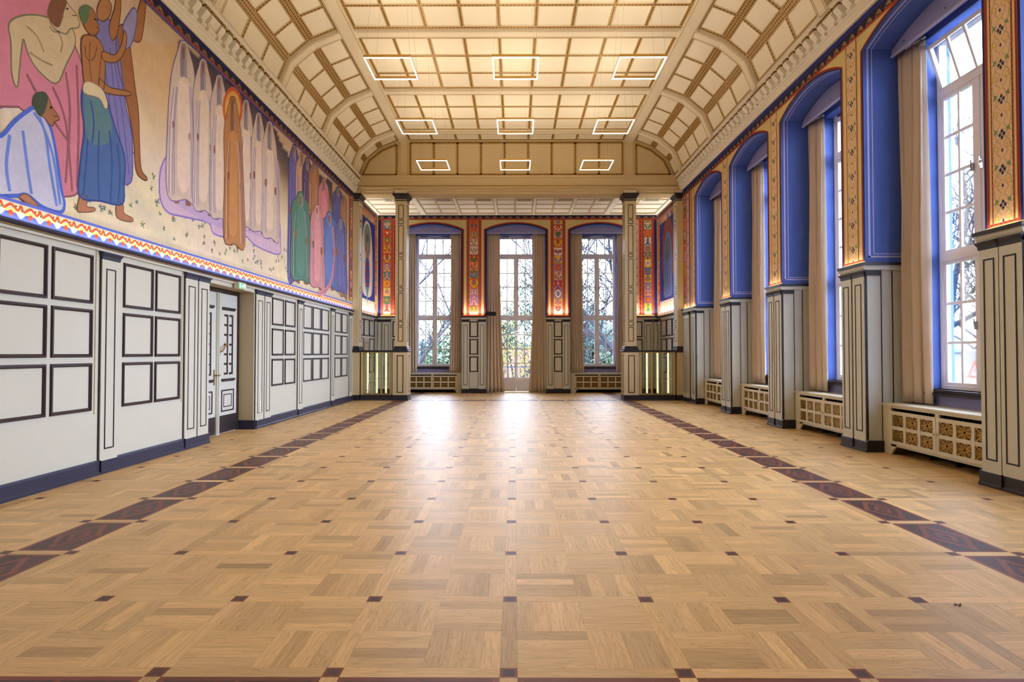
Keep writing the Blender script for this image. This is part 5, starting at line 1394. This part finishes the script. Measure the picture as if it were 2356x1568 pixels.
    for k in range(n):
        c = u0+(k+.5)*(u1-u0)/n; q = (u1-u0)/n/2
        P.poly([(c-q*.9, Z0+0.036), (c+q*.9, Z0+0.036), (c+q*.5, Z0+0.086), (c-q*.5, Z0+0.086)], (66, 84, 170), 15)
        P.circ(c, Z0+0.072, .032, (196, 66, 46), 16, 10)
        P.line(smooth([(c-q, Z0+0.180), (c-q*.7, Z0+0.115), (c-q*.35, Z0+0.144), (c, Z0+0.169), (c+q*.35, Z0+0.144), (c+q*.7, Z0+0.115), (c+q, Z0+0.180)], 3, False), .026, (206, 88, 46), 16)
        P.poly([(c-q*.72, Z0+0.072), (c-q*.3, Z0+0.122), (c+q*.3, Z0+0.122), (c+q*.72, Z0+0.072), (c, Z0+0.108)], (240, 208, 120), 15.5)
        P.circ(c-q*.9, Z0+0.122, .016, (96, 130, 110), 16, 6); P.circ(c+q*.5, Z0+0.158, .012, (120, 60, 90), 16.5, 6)
    frieze(P, u0, u1, Z1-.20, Z1-.06, 14, .26); P.rect(u0, u1, Z1-.06, Z1, (40, 40, 110), 14.5); P.rect(u0, u1, Z1-.25, Z1-.20, (92, 92, 190), 14)
    P.rect(Y1-.42, Y1, Z0+.3, Z1-.2, (150, 84, 66), 15); carpet(P, Y1-.2, .34, Z0+.3, Z1-.2, 91, 16, False)
    o = P.mb.build('mural', M['fresco']); tag(o, 'long wall mural of robed figures on a yellow flowered meadow', 'mural')
build_mural()
def niche_mural(x, nx, label, seed):
    ya, yb, Z0, Z1 = 20.62, YB-.02, 3.06, 7.14
    P = Paint((x, 0, 0), (0, 1, 0), (0, 0, 1), (nx, 0, 0), .001, True); c = (ya+yb)/2-.1
    P.rect(ya, yb, Z0, Z1, (176, 128, 100), 0); P.rect(ya, yb-.4, Z0+.55, Z1-.5, (44, 52, 138), 1)
    carpet(P, yb-.2, .36, Z0, Z1, seed, 1, False); frieze(P, ya, yb, Z1-.2, Z1-.06, 3)
    P.rect(ya, yb-.4, Z0, Z0+.2, (230, 200, 190), 2); P.rect(ya, yb-.4, Z0+.2, Z0+.55, (226, 196, 170), 2)
    n = 6
    for k in range(n):
        u = ya+(k+.5)*(yb-.4-ya)/n; P.line([(u-.18, Z0+.22), (u-.14, Z0+.42), (u, Z0+.52), (u+.14, Z0+.42), (u+.18, Z0+.22)], .03, (120, 140, 180), 3); P.circ(u, Z0+.32, .07, (216, 150, 120), 3, 8); P.circ(u, Z0+.1, .05, (196, 110, 100), 3, 8)
    r = random.Random(seed)
    for k in range(16): u = ya+.1+r.random()*(yb-.7-ya); P.poly(smooth([(u-.2, Z1-.48), (u-.05, Z1-.3), (u+.2, Z1-.36), (u, Z1-.46)]), r.choice(((196, 170, 150), (140, 150, 120), (200, 130, 90), (110, 110, 160))), 2+k*.05)
    if nx > 0:
        P.poly(smooth([(c-.75, Z0+.9), (c-.8, 5.3), (c-.5, 6.3), (c, 6.55), (c+.5, 6.3), (c+.8, 5.3), (c+.75, Z0+.9), (c, Z0+.65)]), (212, 196, 178), 4)
        P.poly(smooth([(c-.5, 5.6), (c-.4, 6.2), (c, 6.45), (c+.4, 6.2), (c+.5, 5.6), (c, 5.2)]), (112, 124, 106), 4.5)
        for s in (-1, 1): P.poly(smooth([(c+s*.25, Z0+.8), (c+s*.35, 5.0), (c+s*.5, 6.0), (c+s*.68, 5.6), (c+s*.66, 4.6), (c+s*.5, 3.9)]), (226, 210, 196), 5)
        P.poly(smooth([(c-.16, 5.0), (c-.24, 5.5), (c-.08, 5.75), (c+.08, 5.75), (c+.24, 5.5), (c+.16, 5.0)]), (160, 116, 92), 6); P.circ(c, 5.92, .12, (90, 60, 80), 6.5, 12, .16)
        P.poly(smooth([(c-.22, 5.1), (c+.22, 5.1), (c+.34, 4.5), (c+.26, 4.1), (c, 3.8), (c-.26, 4.1), (c-.34, 4.5)]), (70, 80, 160), 7)
        for k in range(4): P.line([(c-.28, 4.95-k*.24), (c, 4.85-k*.24), (c+.28, 4.95-k*.24)], .09, (160, 58, 66), 7.5)
        P.poly(smooth([(c-.22, 4.05), (c+.22, 4.05), (c+.12, 3.85), (c, 3.4), (c-.12, 3.85)]), (90, 150, 176), 7.2)
    else:
        P.poly(smooth([(c-.8, 4.6), (c-.78, 5.9), (c-.45, 6.5), (c, 6.7), (c+.45, 6.5), (c+.78, 5.9), (c+.8, 4.6), (c, 4.2)]), (140, 72, 70), 3)
        P.poly(smooth([(c-.62, Z0+.75), (c-.6, 4.6), (c-.55, 5.5), (c-.3, 6.0), (c, 6.15), (c+.3, 6.0), (c+.55, 5.5), (c+.6, 4.6), (c+.62, Z0+.75), (c, Z0+.65)]), (104, 116, 176), 4)
        P.poly(smooth([(c-.3, 5.3), (c-.25, 5.8), (c, 5.95), (c+.25, 5.8), (c+.3, 5.3), (c, 5.0)]), (96, 110, 100), 5); P.circ(c, 5.55, .11, (130, 104, 92), 6, 12, .16)
        for k in range(7): u = c-.45+.15*k; P.line(smooth([(c+(u-c)*.5, 5.1), (u+.04, 4.5), (u, 3.85)], 4, False), .025, ((150, 160, 208), (74, 84, 150))[k % 2], 6)
    o = P.mb.build('mural', M['fresco']); tag(o, label, 'mural')
niche_mural(XL-.028, 1, 'narrow blue mural of a figure in an oval, behind the columns on the mural wall', 61)
niche_mural(XR+.018, -1, 'narrow blue mural of a hooded figure, behind the columns at the window wall', 62)

# ------------------------------------------------------------------ light
wd = bpy.data.worlds.new('overcast sky'); sc.world = wd; wd.use_nodes = True; nt = wd.node_tree
bg = nt.nodes['Background']; bg.inputs['Strength'].default_value = SKY
tc = N(nt, 'ShaderNodeTexCoord'); sp = N(nt, 'ShaderNodeSeparateXYZ'); nt.links.new(tc.outputs['Generated'], sp.inputs[0])
no = N(nt, 'ShaderNodeTexNoise'); no.inputs['Scale'].default_value = 3; nt.links.new(tc.outputs['Generated'], no.inputs['Vector'])
f = math_(nt, 'MULTIPLY_ADD', no.outputs['Fac'], .15, .9)
cb = N(nt, 'ShaderNodeCombineColor')
for k, v in enumerate(SKYC): nt.links.new(math_(nt, 'MULTIPLY', f, v), cb.inputs[k])
nt.links.new(cb.outputs[0], bg.inputs['Color'])
def area(name, loc, rot, sx, sy, e, col, spread=PI, portal=False):
    L = bpy.data.lights.new(name, 'AREA'); L.shape = 'RECTANGLE'; L.size = sx; L.size_y = sy; L.energy = e; L.color = col; L.spread = spread
    if portal: L.cycles.is_portal = True
    o = bpy.data.objects.new(name, L); COL.objects.link(o); o.location = loc; o.rotation_euler = rot; return o
for F in FK: area('window_portal', (XR+1.12, F+NW/2, 3.78), (0, PI/2, 0), 5.4, 1.5, 1, (1, 1, 1), PI, True)
for c in BC: area('window_portal', (c, YB+1.12, 3.4), (-PI/2, 0, 0), 1.5, 6.2, 1, (1, 1, 1), PI, True)
WARM = (1, .87, .62)
def ledge_led(M_, a0, a1, z, e_per_m, off=.05, tilt=0):
    """warm LED line lying on a ledge, shining up the wall"""
    p = M_ @ Vector(((a0+a1)/2, -off, z)); rz = M_.to_euler().z
    area('ledge_led', p, (PI+tilt, 0, rz), a1-a0, .02, e_per_m*(a1-a0), WARM)
def up_led(M_, a0, a1, z):
    """added narrow-beam fill without a fitting, brightens the alcove ceiling"""
    p = M_ @ Vector(((a0+a1)/2, -.068, z)); area('ledge_uplight', p, (PI, 0, M_.to_euler().z), a1-a0, .02, UPL*(a1-a0), (1, .92, .78), math.radians(70))
ledge_led(ML, 3.6, 19.8, 3.062, LED_W, .055)
for k, F in enumerate(FK[:-1]):
    ledge_led(MR, -NZ[k+1][0], -(F+NW), 3.08, LED_W, .05)
ledge_led(MR, -19.85, -(FK[-1]+NW), 3.08, LED_W, .05)
for a0, a1 in ((XL, -4.6), (-2.1, -1.16), (1.28, 2.2), (4.65, XR)): ledge_led(MBK, a0+.03, a1-.03, 3.085, LED_W*.6, .065); up_led(MBK, a0+.03, a1-.03, 3.09)
ledge_led(frame((XL-.03, 0, 0), PI/2), 20.7, 23.5, 3.06, LED_W*.3, .065); up_led(frame((XL-.03, 0, 0), PI/2), 20.7, 23.5, 3.065); ledge_led(frame((XR+.02, 0, 0), -PI/2), -23.5, -20.7, 3.06, LED_W*.3, .065); up_led(frame((XR+.02, 0, 0), -PI/2), -23.5, -20.7, 3.065)
sc.view_settings.view_transform = 'Standard'; sc.view_settings.look = 'None'; sc.view_settings.exposure = EXPO; sc.view_settings.gamma = 1; sc.view_settings.use_curve_mapping = False
sc.cycles.use_adaptive_sampling = True; sc.cycles.adaptive_threshold = .1; sc.cycles.adaptive_min_samples = 16; sc.cycles.max_bounces = 6; sc.cycles.diffuse_bounces = 4; sc.cycles.glossy_bounces = 3; sc.cycles.transparent_max_bounces = 16
sc.cycles.caustics_reflective = False; sc.cycles.caustics_refractive = False
sc.cycles.sample_clamp_indirect = 6
